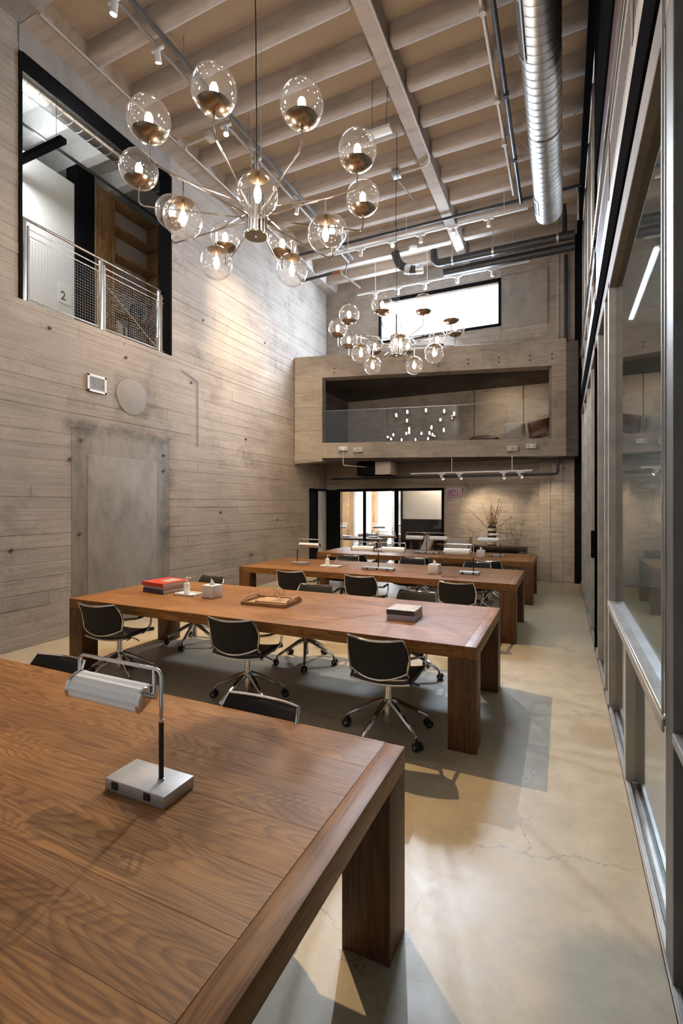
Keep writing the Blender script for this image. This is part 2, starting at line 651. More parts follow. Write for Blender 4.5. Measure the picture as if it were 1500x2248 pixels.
XL, YB, XR = -5.95, 11.95, 0.35
ZR = 7.55      # rib soffit
ZC = 7.755      # ceiling infill

# ================================================================== THE SETTING
# ---- floor
fl = box(-9.5, 3.2, -3.0, 18.2, -0.12, 0.0).build('floor', 'concrete_floor')
tag(fl, 'polished tan concrete floor with hairline cracks', None, None, 'structure')


def board(parent, mat, o, u, w, u0, u1, w0, w1, n, d, back=0.03, ch=0.004):
    """one board-formed course: origin o, axes u, w (Vectors), outward normal n, standing proud by d"""
    g = 0.0022
    a0, a1, b0, b1 = u0 + g, u1 - g, w0 + g, w1 - g
    vv = []
    for (h, e) in ((-back, 0.0), (d - ch, 0.0), (d, ch)):
        for (p, q) in ((a0 + e, b0 + e), (a1 - e, b0 + e), (a1 - e, b1 - e), (a0 + e, b1 - e)):
            vv.append(o + u * p + w * q + n * h)
    ff = [(8, 9, 10, 11)]
    for k in range(4):
        ff += [(k, (k + 1) % 4, 4 + (k + 1) % 4, 4 + k), (4 + k, 4 + (k + 1) % 4, 8 + (k + 1) % 4, 8 + k)]
    return MB().add(vv, ff).build('board', mat, parent, smooth=False)


def courses(parent, mat, o, u, w, n, rects, holes, h=0.17, lmin=1.8, lmax=3.6, dmax=0.007, seed=1):
    rnd = random.Random(seed)
    for (u0, u1, w0, w1) in rects:
        z = w0
        while z < w1 - 0.02:
            hh = h * rnd.uniform(0.85, 1.15)
            z1 = min(z + hh, w1)
            if w1 - z1 < 0.06:
                z1 = w1
            p = u0
            first = True
            while p < u1 - 0.01:
                L = rnd.uniform(lmin, lmax) * (rnd.uniform(.3, 1) if first else 1)
                first = False
                q = min(p + L, u1)
                if u1 - q < 0.3:
                    q = u1
                segs = [(p, q)]
                for (a0, a1, b0, b1) in holes:
                    if z1 > b0 + 1e-4 and z < b1 - 1e-4:
                        ns = []
                        for (s0, s1) in segs:
                            if s1 <= a0 or s0 >= a1:
                                ns.append((s0, s1))
                            else:
                                if s0 < a0:
                                    ns.append((s0, a0))
                                if s1 > a1:
                                    ns.append((a1, s1))
                        segs = ns
                for (s0, s1) in segs:
                    if s1 - s0 > 0.03:
                        board(parent, mat, o, u, w, s0, s1, z, z1, n, rnd.uniform(0.001, dmax))
                p = q
            z = z1


VX, VY, VZ = Vector((1, 0, 0)), Vector((0, 1, 0)), Vector((0, 0, 1))

# ---- left wall: core with the mezzanine opening and the end door opening
OY0, OY1, OZ0, OZ1 = 3.637, 6.115, 4.24, 7.22
PY0, PY1, PZ = 4.32, 6.07, 2.80        # filled-in doorway
core = MB()
xb, xf = -6.17, XL - 0.012
core.box(xb, xf, -1.0, 10.95, 0, OZ0)
core.box(xb, xf, 10.95, 11.95, 2.16, OZ0)
core.box(xb, xf, -1.0, OY0, OZ0, 8.1)
core.box(xb, xf, OY1, 11.95, OZ0, 8.1)
core.box(xb, xf, OY0, OY1, OZ1 + .03, 8.1)
wl = core.build('wall_left', 'concrete_wall', smooth=False)
tag(wl, 'tall board-formed concrete wall with mezzanine opening', None, None, 'structure')
courses(wl, 'concrete_wall', Vector((XL - 0.012, 0, 0)), VY, VZ, VX,
        [(0.9, 10.95, 0.0, 2.16), (0.9, 11.95, 2.16, OZ0), (0.9, OY0, OZ0, 7.55), (OY1, 11.95, OZ0, 7.9)],
        [(PY0, PY1, -1, PZ)], h=0.165, lmin=5.0, lmax=11.0, dmax=.009, seed=3)
# smooth lintel band over the opening, filled doorway with its inner panel
part_label(box(xb, XL, OY0, OY1, OZ1, 7.56).build('lintel', 'concrete_smooth', wl), 'smooth concrete lintel over the opening')
part_label(box(XL - .03, XL - 0.006, PY0, PY1, 0, PZ).build('filled_doorway', 'concrete_patch', wl, bevel=.002), 'smooth grey patch of a filled-in doorway')
box(XL - .03, XL - 0.001, PY0 + .24, PY1 - .27, 0, PZ - .36).build('filled_panel', 'concrete_smooth', wl, bevel=.002)
mb = MB()
mb.prism([(.285 * math.cos(t) * (1 + .04 * math.sin(3 * t)), .27 * math.sin(t)) for t in [2 * math.pi * i / 28 for i in range(28)]], XL - .02, XL + .004,
         lambda a, b, h: (h, 5.31 + a, 3.38 + b))
part_label(mb.build('round_patch', 'concrete_smooth', wl, bevel=.002), 'round grey filler patch')
# conduit chase line and tie holes
for (y, z) in ((4.02, 4.0), (5.2, 3.95), (4.3, 2.35), (4.46, 2.62), (5.95, 2.55), (5.95, 2.3), (4.44, 1.35), (6.6, 3.9), (8.2, 3.1), (8.9, 5.3), (7.4, 1.6), (3.55, 1.2), (9.4, 1.4), (8.4, .7), (6.9, 5.1), (2.9, 3.3)):
    MB().cyl((XL - .02, y, z), (XL + .0085, y, z), .022, n=10).build('tie_hole', 'grille_dark', wl)
MB().tube(fillet([(XL + .006, 6.35, 4.05), (XL + .006, 6.75, 3.95), (XL + .006, 6.75, 2.78)], .05), .006, 5).build('chase_line', 'concrete_dark', wl)

# ---- black steel frame round the mezzanine opening
fr = empty('window_1', (0, 0, 0), kind='structure')
part_label(box(-6.18, XL + .01, OY0 - .005, OY0 + .035, OZ0, OZ1).build('frame_jamb', 'black_paint', fr), 'black steel jamb')
box(-6.18, XL + .01, OY1 - .035, OY1 + .005, OZ0, OZ1).build('frame_jamb', 'black_paint', fr)
box(-6.18, XL + .004, OY0 + .036, OY1 - .036, OZ1 - .012, OZ1 + .02).build('frame_head', 'black_paint', fr)

# ---- end wall (back)
wb = MB()
y0, y1 = YB, YB + .3
wb.box(-6.3, -2.69, y0, y1, 2.15, 2.95)
wb.box(-2.69, 0.62, y0, y1, 0, 2.95)
WX0, WX1, WZ0, WZ1 = -4.404, -1.337, 5.99, 7.12
wb.box(-6.3, WX0, y0, y1, 4.95, 8.1)
wb.box(WX1, 0.62, y0, y1, 4.95, 8.1)
wb.box(WX0, WX1, y0, y1, 4.95, WZ0)
wb.box(WX0, WX1, y0, y1, WZ1, 8.1)
wback = wb.build('wall_back', 'concrete_back', smooth=False)
tag(wback, 'board-formed concrete end wall', None, None, 'structure')
ob = Vector((0, YB, 0))
courses(wback, 'concrete_back', ob, VX, VZ, -VY, [(-2.66, -0.50, 0.0, 2.7)], [], h=0.2, lmin=1.2, lmax=2.4, dmax=.010, seed=11)
courses(wback, 'concrete_back', ob, VX, VZ, -VY, [(-5.95, WX0, 4.95, 7.9), (WX0, WX1, WZ1, 7.9), (WX0, WX1, 4.95, WZ0), (-0.32, 0.35, 4.95, 7.9), (WX1, -0.32, 7.17, 7.9), (WX1, -.32, 4.95, 5.9)], [], h=0.21, lmin=1.2, lmax=2.6, dmax=.008, seed=12)
# pier with upright boards, dark slot and the plain recess panel beside the window
for i, (a, b) in enumerate(((-0.497, -0.25), (-0.25, 0.0), (0.0, 0.238))):
    board(wback, 'concrete_back', ob, VX, VZ, a, b, 0.0, 2.72, -VY, .09 + .004 * (i % 2))
box(0.24, 0.62, YB - .12, YB, 0, 8).build('dark_slot', 'black_paint', wback)
box(WX1 + .02, -.34, YB - .012, YB, 5.92, 7.15).build('plain_panel', 'concrete_smooth', wback)
box(WX1, -.324, YB - .06, YB, 7.15, 7.19).build('panel_reveal', 'concrete_smooth', wback)
box(-.345, -.315, YB - .06, YB, 5.9, 7.15).build('panel_reveal', 'concrete_smooth', wback)

# clerestory window
wi = empty('window_2', (0, 0, 0), kind='structure')
f = .055
for (a, b, c, d) in ((WX0, WX1, WZ1 - f, WZ1), (WX0, WX1, WZ0, WZ0 + f), (WX0, WX0 + f, WZ0, WZ1), (WX1 - f, WX1, WZ0, WZ1)):
    box(a, b, YB - .04, YB + .06, c, d).build('window_frame', 'black_paint', wi)
box(WX0 + f, WX1 - f, YB + .015, YB + .02, WZ0 + f, WZ1 - f).build('window_pane', 'clear_glass', wi)

# ---- ceiling: ribs, spine, edge beams, infill boards
ce = box(-6.3, .7, -1.0, 12.3, 8.1, 8.3).build('ceiling', 'concrete_rib')
tag(ce, 'ribbed concrete ceiling with tan infill boards', None, None, 'structure')


def rib(x0, x1, yc, wb_, wt, z0, z1):
    return MB().prism([(-wb_ / 2, z0), (wb_ / 2, z0), (wt / 2, z1), (-wt / 2, z1)], x0, x1, lambda a, b, h: (h, yc + a, b)).build('rib', 'concrete_rib', ce, bevel=.045, seg=3)


RY = [5.80 + .7 * k for k in range(-2, 9)]
for y in RY:
    rib(-5.66, -2.25, y, .19, .25, ZR, ZC + .1)
    rib(-1.98, XR, y, .19, .25, ZR, ZC + .1)
part_label(MB().prism([(-.10, ZR - .03), (.10, ZR - .03), (.155, ZC + .1), (-.155, ZC + .1)], 3.652, YB, lambda a, b, h: (-2.115 + a, h, b)).build('spine_beam', 'concrete_rib', ce, bevel=.006, seg=1), 'long concrete spine crossing the ribs')
MB().prism([(XL - .02, ZR), (-5.66, ZR), (-5.55, ZC + .1), (XL - .02, ZC + .1)], 3.652, YB, lambda a, b, h: (a, h, b)).build('edge_beam', 'concrete_rib', ce)
box(XL - .1, XR + .3, 2.0, 3.65, ZR, 8.1).build('cross_beam', 'concrete_smooth', ce, bevel=.01)
for i in range(len(RY) + 1):
    a = 3.65 if i == 0 else RY[i - 1] + .08
    b = RY[i] - .08 if i < len(RY) else YB
    if i == len(RY) and b - a < .1:
        continue
    box(-5.70, -2.2, a, b, ZC, ZC + .05).build('infill_board', 'ceiling_board', ce)
    box(-2.03, XR, a, b, ZC, ZC + .05).build('infill_board', 'ceiling_board', ce)

# ---- right side: steel glazing wall
gw = empty('window_3', (0, 0, 0), kind='structure')


def steel(name, mat, *b, bev=.004):
    return box(*b).build(name, mat, gw, bevel=bev, seg=1)


steel('kerb_channel', 'steel_light', .35, .375, -.5, 11.8, 0, .055)
steel('kerb_channel', 'steel_light', .425, .45, -.5, 11.8, 0, .055)
steel('kerb_base', 'steel_light', .35, .45, -.5, 11.8, 0, .022)


def ipost(y, z0, z1, mat='steel_gray', d=.10):
    """H section: two flanges facing along the wall and a web"""
    m = MB()
    m.box(.35, .45, y, y + .012, z0, z1)
    m.box(.35, .45, y + d - .012, y + d, z0, z1)
    m.box(.394, .406, y + .012, y + d - .012, z0, z1)
    m.box(.35, .358, y + .012, y + d - .012, z0, z1)
    return m.build('steel_post', mat, gw)


ipost(3.41, .055, .90)
ipost(4.60, 0, 3.62)
part_label(steel('steel_column', 'steel_dark', .352, .80, 2.02, 2.16, 0, 8.0), 'dark bolted steel column')
for z in (.35, .82, 1.3, 1.77, 2.25, 2.72, 3.2, 3.7, 4.2, 4.7, 5.2):
    MB().cyl((.415, 2.02, z), (.415, 2.008, z), .011, n=10).build('bolt', 'steel_dark', gw)
for k, x in enumerate((.344, .356)):
    steel('glazing_bead', 'steel_light', x - .004, x + .004, 2.165 + .012 * k, 2.175 + .012 * k, .95, 8.0, bev=.001)
steel('sill_rail', 'steel_light', .348, .47, 2.165, 4.60, .905, .945)
steel('sill_rail', 'steel_light', .348, .47, -.5, 2.02, .905, .945)
steel('sill_edge', 'steel_gray', .340, .350, 2.165, 4.62, .88, .935)
for (ya, yb) in ((6.46, 6.53),):
    part_label(steel('door_post', 'black_paint', .345, .385, ya, yb, 0, 8.0), 'black steel door post')
for y in (5.0, 5.95):
    ipost(y, 0, 3.62)
for y in (7.4, 8.6, 9.8, 11.0):
    ipost(y, 0, 3.62)
    steel('upper_post', 'steel_gray', .36, .46, y, y + .1, 4.07, 7.5)
part_label(steel('door_handle', 'black_paint', .30, .34, 6.36, 6.40, 1.12, 1.44), 'black pull handle')
steel('door_handle', 'black_paint', .32, .36, 6.36, 6.40, 1.12, 1.15)
steel('door_handle', 'black_paint', .32, .36, 6.36, 6.40, 1.41, 1.44)
# bands above
steel('transom_frame', 'steel_brown', .35, .45, -.5, 4.70, 3.56, 3.74)
steel('transom_frame', 'steel_brown', .35, .45, 4.70, 11.8, 3.60, 3.74)
steel('transom_beam', 'black_paint', .335, .47, -.5, 11.8, 3.745, 4.05)
steel('light_band', 'steel_gray', .352, .40, -.5, 11.8, 4.055, 4.30)
steel('louver_frame', 'louver_gray', .352, .40, -.5, 11.8, 4.30, 4.36)
steel('louver_frame', 'louver_gray', .352, .40, -.5, 11.8, 4.74, 4.80)
steel('louver_back', 'grille_dark', .385, .40, -.5, 6.46, 4.36, 4.74)
y = 1.6
while y < 6.4:
    box(.354, .386, y, y + .022, 4.36, 4.74).build('louver_slat', 'louver_gray', gw)
    y += .062
for y in (3.05, 4.55):
    steel('louver_divider', 'steel_brown', .345, .40, y, y + .07, 4.30, 4.80)
MB().tube([(.335, -.5, 4.86), (.335, 11.6, 4.86)], .018, 8).build('bright_rail', 'chrome', gw)
steel('upper_panel', 'red_dark', .37, .42, -.5, 6.46, 4.90, 5.67)
steel('upper_panel', 'black_paint', .345, .42, -.5, 6.46, 5.67, 8.0)
steel('upper_panel', 'steel_gray', .40, .44, 6.53, 11.8, 4.06, 7.9)
steel('ceiling_angle', 'black_paint', .27, .36, 3.65, 11.8, 7.44, 7.56)
# glass
for (ya, yb, za, zb) in ((2.17, 3.41, .06, .90), (3.51, 4.6, .06, .90), (2.17, 4.60, .945, 3.56), (4.70, 6.46, .06, 3.6), (6.53, 7.4, .06, 3.6), (7.5, 8.6, .06, 3.6), (8.7, 9.8, .06, 3.6), (9.9, 11.0, .06, 3.6), (11.1, 11.8, .06, 3.6), (-.5, 2.02, .945, 3.56), (-.5, 2.02, .06, .9)):
    box(.40, .404, ya, yb, za, zb).build('glass_pane', 'pane_glass', gw)

# unseen wall behind the viewpoint, added to cut sky fill
wf = box(-6.3, 3.0, -1.3, -1.05, 0, 8.2).build('wall_front', 'white_wall')
tag(wf, 'unseen plain wall added behind the viewpoint to cut sky fill', None, None, 'structure')

# passage beyond the glass
pw = box(2.6, 2.8, -1, 12.3, 0, 5.3).build('wall_right', 'white_wall')
tag(pw, 'plain pale wall of the passage behind the glazing', None, None, 'structure')
pc = box(.47, 2.8, -1, 12.3, 5.2, 5.35).build('trim_1', 'white_wall')
tag(pc, 'passage ceiling behind the glazing', None, None, 'structure')
pe = box(.62, 2.6, 12.0, 12.2, 0, 5.2).build('trim_2', 'white_wall')
tag(pe, 'end wall of the passage behind the glazing', None, None, 'structure')

# ---- balcony box built skew across the end wall
PL, PR = Vector((-5.94, 10.16, 0)), Vector((0.07, 11.40, 0))
ub = (PR - PL).normalized()
nb = Vector((ub.y, -ub.x, 0))          # towards the room
LB = (PR - PL).length
bal = empty('wall_balcony', (0, 0, 0), kind='structure')
zT = lambda u: 5.33
zB = lambda u: 2.735 + (2.79 - 2.735) * u / LB
OU0, OU1 = 0.70, LB - .29              # opening along the face
oT = lambda u: 4.80 - .05 * u / LB
oB = lambda u: 3.235 - .05 * u / LB


def slabpoly(name, mat, pts, d0, d1, parent=bal, bev=.006):
    """pts: (u, z) outline on the balcony face, extruded along depth d0..d1 behind the face"""
    return MB().prism(pts, d0, d1, lambda a, b, h: tuple(PL + ub * a - nb * h + VZ * b)).build(name, mat, parent, bevel=bev, seg=1)


TH = .34
slabpoly('face_beam', 'concrete_back', [(0, oT(0)), (LB, oT(LB)), (LB, zT(LB)), (0, zT(0))], 0.012, TH)
slabpoly('face_upstand', 'concrete_back', [(OU0, zB(OU0) + .12), (LB, zB(LB)), (LB, oB(LB)), (OU0, oB(OU0))], 0.012, TH)
slabpoly('face_pier', 'concrete_back', [(0, zB(0)), (OU0, zB(OU0) + .05), (OU0, oT(OU0)), (0, oT(0))], 0.012, TH)
slabpoly('face_pier', 'concrete_back', [(OU1, oB(LB)), (LB, oB(LB)), (LB, oT(LB)), (OU1, oT(LB))], 0.012, TH)
# board courses on the face
courses(bal, 'concrete_back', PL - nb * .012, ub, VZ, nb, [(0.0, OU0, 2.80, 4.80)], [], h=.185, lmin=1, lmax=1.2, dmax=.008, seed=21)
for k, (z0, z1) in enumerate(((4.805, 4.98), (4.98, 5.16), (5.16, 5.33))):
    for (a, b) in ((0, 2.4 + .9 * k), (2.4 + .9 * k, LB)):
        board(bal, 'concrete_back', PL - nb * .012, ub, VZ, a, b, z0, z1, nb, random.uniform(.001, .006))
for u in (1.0, 1.9, 3.45, 4.1, 4.75, 5.4, 5.85):
    for z in (4.9, 5.0):
        p = PL + ub * u + VZ * z
        MB().cyl(p - nb * .03, p + nb * .004, .018, n=8).build('tie_hole', 'grille_dark', bal)
# soffit, roof and the room behind the opening
soff = [tuple((PL - nb * .1)[:2]), tuple((PR - nb * .1)[:2]), (0.04, 12.1), (-5.94, 12.1)]
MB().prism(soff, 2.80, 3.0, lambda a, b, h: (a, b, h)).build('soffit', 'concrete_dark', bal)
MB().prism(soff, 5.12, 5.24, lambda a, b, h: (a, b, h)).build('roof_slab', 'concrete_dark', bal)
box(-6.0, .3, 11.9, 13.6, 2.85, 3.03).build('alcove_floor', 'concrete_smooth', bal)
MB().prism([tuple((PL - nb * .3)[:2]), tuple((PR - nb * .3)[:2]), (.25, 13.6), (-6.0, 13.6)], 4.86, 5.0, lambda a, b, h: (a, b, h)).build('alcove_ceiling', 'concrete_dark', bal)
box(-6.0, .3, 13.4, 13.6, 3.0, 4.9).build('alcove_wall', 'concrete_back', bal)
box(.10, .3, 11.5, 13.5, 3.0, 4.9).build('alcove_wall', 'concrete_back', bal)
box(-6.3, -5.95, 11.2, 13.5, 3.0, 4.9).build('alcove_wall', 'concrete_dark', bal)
for x in (-2.2, -.95):
    box(x, x + .02, 13.385, 13.41, 3.0, 4.9).build('wall_joint', 'concrete_dark', bal)
tag(bal, 'board-formed concrete balcony box with long opening', None, None, 'structure')
# concrete capping block between face and end wall at its right end
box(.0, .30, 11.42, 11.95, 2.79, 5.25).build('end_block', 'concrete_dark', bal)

# ---- far room behind the end doorway
dr = empty('door_1', (0, 0, 0), kind='structure')
for (a, b) in ((-5.63, -5.57), (-4.86, -4.81), (-3.98, -3.90), (-2.75, -2.69)):
    box(a, b, YB - .02, YB + .08, 0, 2.15).build('door_post', 'black_paint', dr)
box(-5.63, -2.69, YB - .03, YB + .09, 2.10, 2.17).build('door_head', 'black_paint', dr)
box(-5.50, -5.47, YB - .03, YB - .0, 0, 2.10).build('bright_edge', 'steel_light', dr)
box(-5.95, -5.63, YB - .02, YB + .06, 0, 2.15).build('dark_panel', 'black_paint', dr)
box(-3.90, -2.75, YB + .03, YB + .034, 0.05, 2.10).build('glass_pane', 'clear_glass', dr)
d2 = empty('door_2', (0, 0, 0), kind='structure')
part_label(box(-6.02, -5.96, 11.42, 11.93, 0, 2.13).build('door_leaf', 'white_wall', d2, bevel=.004), 'plain white door leaf')
for (a, b) in ((10.95, 11.0), (11.38, 11.42), (11.93, 11.95)):
    box(-6.25, -5.945, a, b, 0, 2.16).build('door_jamb', 'black_paint', d2)
box(-6.25, -5.945, 10.95, 11.95, 2.12, 2.17).build('door_head', 'black_paint', d2)

far = empty('wall_far', (0, 0, 0), kind='structure')
box(-9.4, -2.4, 17.2, 17.4, 0, 3.0).build('end_panel', 'white_wall', far)
box(-9.5, -9.3, 12.2, 17.3, 0, 3.0).build('side_panel', 'white_wall', far)
box(-2.65, -2.45, 12.25, 17.3, 0, 3.0).build('side_panel', 'white_wall', far)
box(-9.5, -2.4, 12.25, 17.4, 2.9, 3.0).build('ceiling_panel', 'white_wall', far)
tag(far, 'white walls of the bright room beyond the doorway', None, None, 'structure')
box(-7.70, -7.32, 16.6, 17.0, 0, 2.9).build('timber_post', 'case_wood', far)
box(-6.50, -6.36, 16.8, 17.0, 0, 2.9).build('timber_post', 'case_wood', far)
box(-5.62, -5.25, 16.5, 16.9, 0, 2.9).build('concrete_post', 'concrete_smooth', far)
box(-5.95, -5.66, 17.15, 17.19, .3, 2.7).build('glowing_window', 'tube_glow', far)  # emissive panel, its glow stands in for a bright window
for (n_, m_, a, b) in (('white_panel', 'screen_white', 1.34, 2.6), ('black_panel', 'black_paint', 0.0, 1.34)):
    box(-4.16, -2.66, 13.2, 13.26, a, b).build(n_, m_, far)
box(-4.20, -4.15, 13.15, 13.3, 0, 2.8).build('panel_post', 'black_paint', far)
# side room by the white door
box(-8.2, -8.0, 9.0, 12.2, 0, 2.6).build('side_room_wall', 'case_wood', far)
box(-8.2, -6.3, 12.05, 12.2, 0, 2.6).build('side_room_wall', 'concrete_smooth', far)

# ---- mezzanine room seen through the high opening
mz = empty('wall_mezzanine', (0, 0, 0), kind='structure')
box(-9.0, -6.175, 2.0, 10.5, 4.05, 4.22).build('mezzanine_floor', 'concrete_smooth', mz)
box(-7.80, -7.62, 2.0, 5.58, 4.2, 7.25).build('white_partition', 'white_wall', mz)
box(-9.0, -8.85, 2.0, 10.5, 4.2, 7.9).build('rear_wall', 'white_wall', mz)
box(-9.0, -6.175, 10.3, 10.5, 4.2, 7.9).build('end_wall', 'concrete_smooth', mz)
box(-9.0, -6.175, 2.0, 2.2, 4.2, 7.9).build('end_wall', 'white_wall', mz)
box(-9.0, -6.175, 2.0, 10.5, 7.95, 8.1).build('mezzanine_ceiling', 'white_wall', mz)
part_label(box(-7.85, -7.58, 5.60, 5.94, 4.2, 7.6).build('black_column', 'black_paint', mz), 'black steel column')
for k in range(6):
    yy = 2.7 + k * .75
    MB().prism([(-.08, 7.62), (.08, 7.62), (.13, 7.96), (-.13, 7.96)], -8.9, -6.85, lambda a, b, h: (h, yy + a, b)).build('rib', 'white_wall', mz)
box(-7.75, -7.58, 7.44, 7.80, 4.2, 7.5).build('green_glass_panel', 'concrete_patch', mz)
tag(mz, 'mezzanine room behind the high opening', None, None, 'structure')

# ================================================================== FURNITURE
# ---- work tables
TL, TW, TH_ = 4.22, 1.42, .75


def make_table():
    t = empty('work_table', (0, 0, 0), 0, 'long oak work table', 'table')
    x0, x1, y0_, y1_ = -TL / 2, TL / 2, -TW / 2, TW / 2
    box(x0 + .004, x1 - .004, y0_ + .004, y1_ - .004, .662, .722).build('core', 'oak_leg', t)
    n = 7
    e = .085
    for k in range(n):
        a = y0_ + .014 + (TW - .028) * k / n
        b = y0_ + .014 + (TW - .028) * (k + 1) / n
        box(x0 + e + .0006, x1 - e - .0006, a + .0003, b - .0003, .720, .750 - .0001 * (k % 2)).build('plank', 'oak', t, bevel=.0004, seg=1)
    for (a, b) in ((x0 + .0, x0 + e), (x1 - e, x1 - .0)):
        box(a, b, y0_ + .002, y1_ - .002, .660, .7502).build('end_board', 'oak_end', t, bevel=.0025)
    box(x0 + e, x1 - e, y0_, y0_ + .014, .660, .750).build('edge_board', 'oak', t, bevel=.0015, seg=1)
    box(x0 + e, x1 - e, y1_ - .014, y1_, .660, .750).build('edge_board', 'oak', t, bevel=.0015, seg=1)
    for sx in (0, 1):
        for sy in (0, 1):
            a = x0 + .001 if sx == 0 else x1 - .201
            b = y0_ + .001 if sy == 0 else y1_ - .191
            box(a, a + .20, b, b + .19, 0, .6595).build('leg', 'oak_leg', t, bevel=.004)
    return t


TT = tree(make_table())
TG = 'long oak work tables'
TAB = [(-2.70, 1.20), (-2.656, 4.14), (-2.64, 7.07), (-2.58, 9.66)]
for (p, lab) in zip(TAB, ('long oak work table in the foreground carrying only a desk lamp',
                          'long oak work table with art books, wooden tray and tissue box',
                          'dark oak work table with a soap dispenser and two-shade lamp, third from camera',
                          'dark oak work table farthest back, in front of the branches and vase')):
    place(TT, (*p, 0), 0, lab, TG)


# ---- office chair (faces +y)
def make_chair():
    c = empty('office_chair', (0, 0, 0), 0, 'black office chair', 'chair')
    MB().lathe([(.030, .085), (.032, .10), (.030, .27), (.026, .29), (.024, .40), (.04, .412), (.04, .425)], n=16).build('gas_column', 'chrome', c)
    for k in range(5):
        a = R(90 + 72 * k + 20)
        d = Vector((math.cos(a), math.sin(a), 0))
        pts = [d * .02 + VZ * .245, d * .10 + VZ * .215, d * .22 + VZ * .150, d * .31 + VZ * .102, d * .325 + VZ * .085]
        lg = MB().tube(pts, .02, 8, rs=[.026, .024, .018, .014, .012]).build('leg', 'chrome', c)
        cs = MB()
        ct = d * .325
        s_ = Vector((-d.y, d.x, 0))
        q = ct + d * .012 + VZ * .030
        cs.cyl(q - s_ * .030, q - s_ * .008, .030, n=14)
        cs.cyl(q + s_ * .008, q + s_ * .030, .030, n=14)
        cs.cyl(q - s_ * .01, q + s_ * .01, .012, n=8)
        cs.cyl(ct + VZ * .04, ct + VZ * .09, .009, n=8)
        w = cs.build('caster', 'black_rubber', c)
        MB().cyl(q - s_ * .0315, q + s_ * .0315, .013, n=12).build('caster_hub', 'nickel', w)
    # seat: padded, dished, waterfall front
    def seat(u, v):
        x = (u - .5) * .47
        y = -.20 + v * .43
        edge = max(abs(u - .5) * 2, abs(v - .5) * 2)
        z = .468 + .028 * (abs(u - .5) * 2) ** 2.2 - .03 * max(0, v - .75) ** 1 * 3
        x *= 1 - .10 * max(0, .35 - v) - .06 * max(0, v - .85) * 2
        return (x, y, z)
    s = MB().grid(seat, 10, 10).build('seat', 'black_leather', c, fix=False)
    solidify(s, .035, -1)
    MB().tube([seat(t, 0.0)[:2] + (.435 + .028 * (abs(t - .5) * 2) ** 2,) for t in [i / 10 for i in range(11)]], .010, 8).build('seat_rail', 'nickel', c)
    box(-.09, .09, -.14, .12, .412, .432).build('seat_plate', 'steel_dark', c, bevel=.005)
    MB().tube([(.08, .0, .425), (.20, -.02, .415), (.255, -.03, .40)], .006, 6).build('height_lever', 'nickel', c)

    # backrest: curved sling inside a bright tubular frame
    def back(u, v):
        w = .215 + .02 * math.sin(v * math.pi) - .012 * v
        x = (u - .5) * 2 * w
        y = -.275 - .085 * v + .05 * (abs(u - .5) * 2) ** 2 + .03 * math.sin(v * math.pi)
        z = .495 + .31 * v + (.055 * (abs(u - .5) * 2) ** 2) * (1 - v) - .012 * (1 - (abs(u - .5) * 2) ** 2) * v
        return (x, y, z)
    bk = MB().grid(back, 12, 10).build('backrest', 'black_mesh', c, fix=False)
    solidify(bk, .012, 0)
    loop = [back(i / 10, 0) for i in range(11)] + [back(1, i / 8) for i in range(1, 9)] + [back(1 - i / 10, 1) for i in range(1, 11)] + [back(0, 1 - i / 8) for i in range(1, 8)]
    MB().tube(loop, .0085, 8, closed=True).build('back_frame', 'chrome', c)
    for sx in (-1, 1):
        p0 = Vector(back(.5 + .5 * sx, .0))
        p1 = Vector(back(.5 + .5 * sx, .34))
        MB().tube([p1, p0, p0 + Vector((sx * .006, .05, -.055)), Vector((sx * .215, -.15, .437)), Vector((sx * .17, -.05, .43))], .011, 8).build('back_bracket', 'chrome', c)
        arm = fillet([p1 + Vector((sx * .004, 0, .02)), (sx * .262, -.06, .625), (sx * .268, .15, .635), (sx * .262, .13, .50), (sx * .225, .05, .452)], .05, 5)
        ao = MB().tube(arm, .011, 8).build('armrest', 'chrome', c)
        pad = [(sx * .2635, -.04, .634), (sx * .2665, .04, .640), (sx * .267, .12, .640)]
        MB().tube(pad, .016, 8).build('arm_pad', 'black_rubber', ao)
    return c


CT = tree(make_chair())
CG = 'black office chairs with chrome bases'
PI = math.pi
for (x, y, rz, lab) in (
        (-2.80, 1.66, PI + .05, 'black chair top peeking over foreground table, beside the desk lamp shade'),
        (-1.33, 1.64, PI - .04, 'black chair top peeking over the right part of foreground table'),
        (-4.06, 3.47, .16, 'black office chair at near left end of the art-book table'),
        (-2.54, 3.53, .12, 'black office chair in the middle of the art-book table near side'),
        (-1.22, 3.50, .03, 'black office chair nearest the right leg of the art-book table'),
        (-4.22, 4.74, PI - .1, 'office chair under far left side of the art-book table, mostly its base showing'),
        (-2.60, 4.70, PI + .1, 'office chair across the art-book table behind the wooden tray'),
        (-1.45, 4.78, PI - .05, 'office chair across the art-book table behind the grey book stack'),
        (-3.56, 6.22, .08, 'black office chair at left of third table near side'),
        (-2.47, 6.20, .05, 'black office chair below the two-shade lamp of the third table'),
        (-1.19, 6.20, .02, 'black office chair at the right end of third table near side'),
        (-3.60, 7.82, PI, 'office chair across the third table, left one'),
        (-2.35, 7.84, PI + .1, 'office chair across the third table, middle one'),
        (-1.30, 7.80, PI - .1, 'office chair across the third table, right one'),
        (-3.62, 8.72, .05, 'dark office chair at left of the farthest table near side'),
        (-2.38, 8.70, .0, 'dark office chair at middle of the farthest table near side'),
        (-1.16, 8.72, .0, 'dark office chair at right of the farthest table near side')):
    place(CT, (x, y, 0), rz, lab, CG)


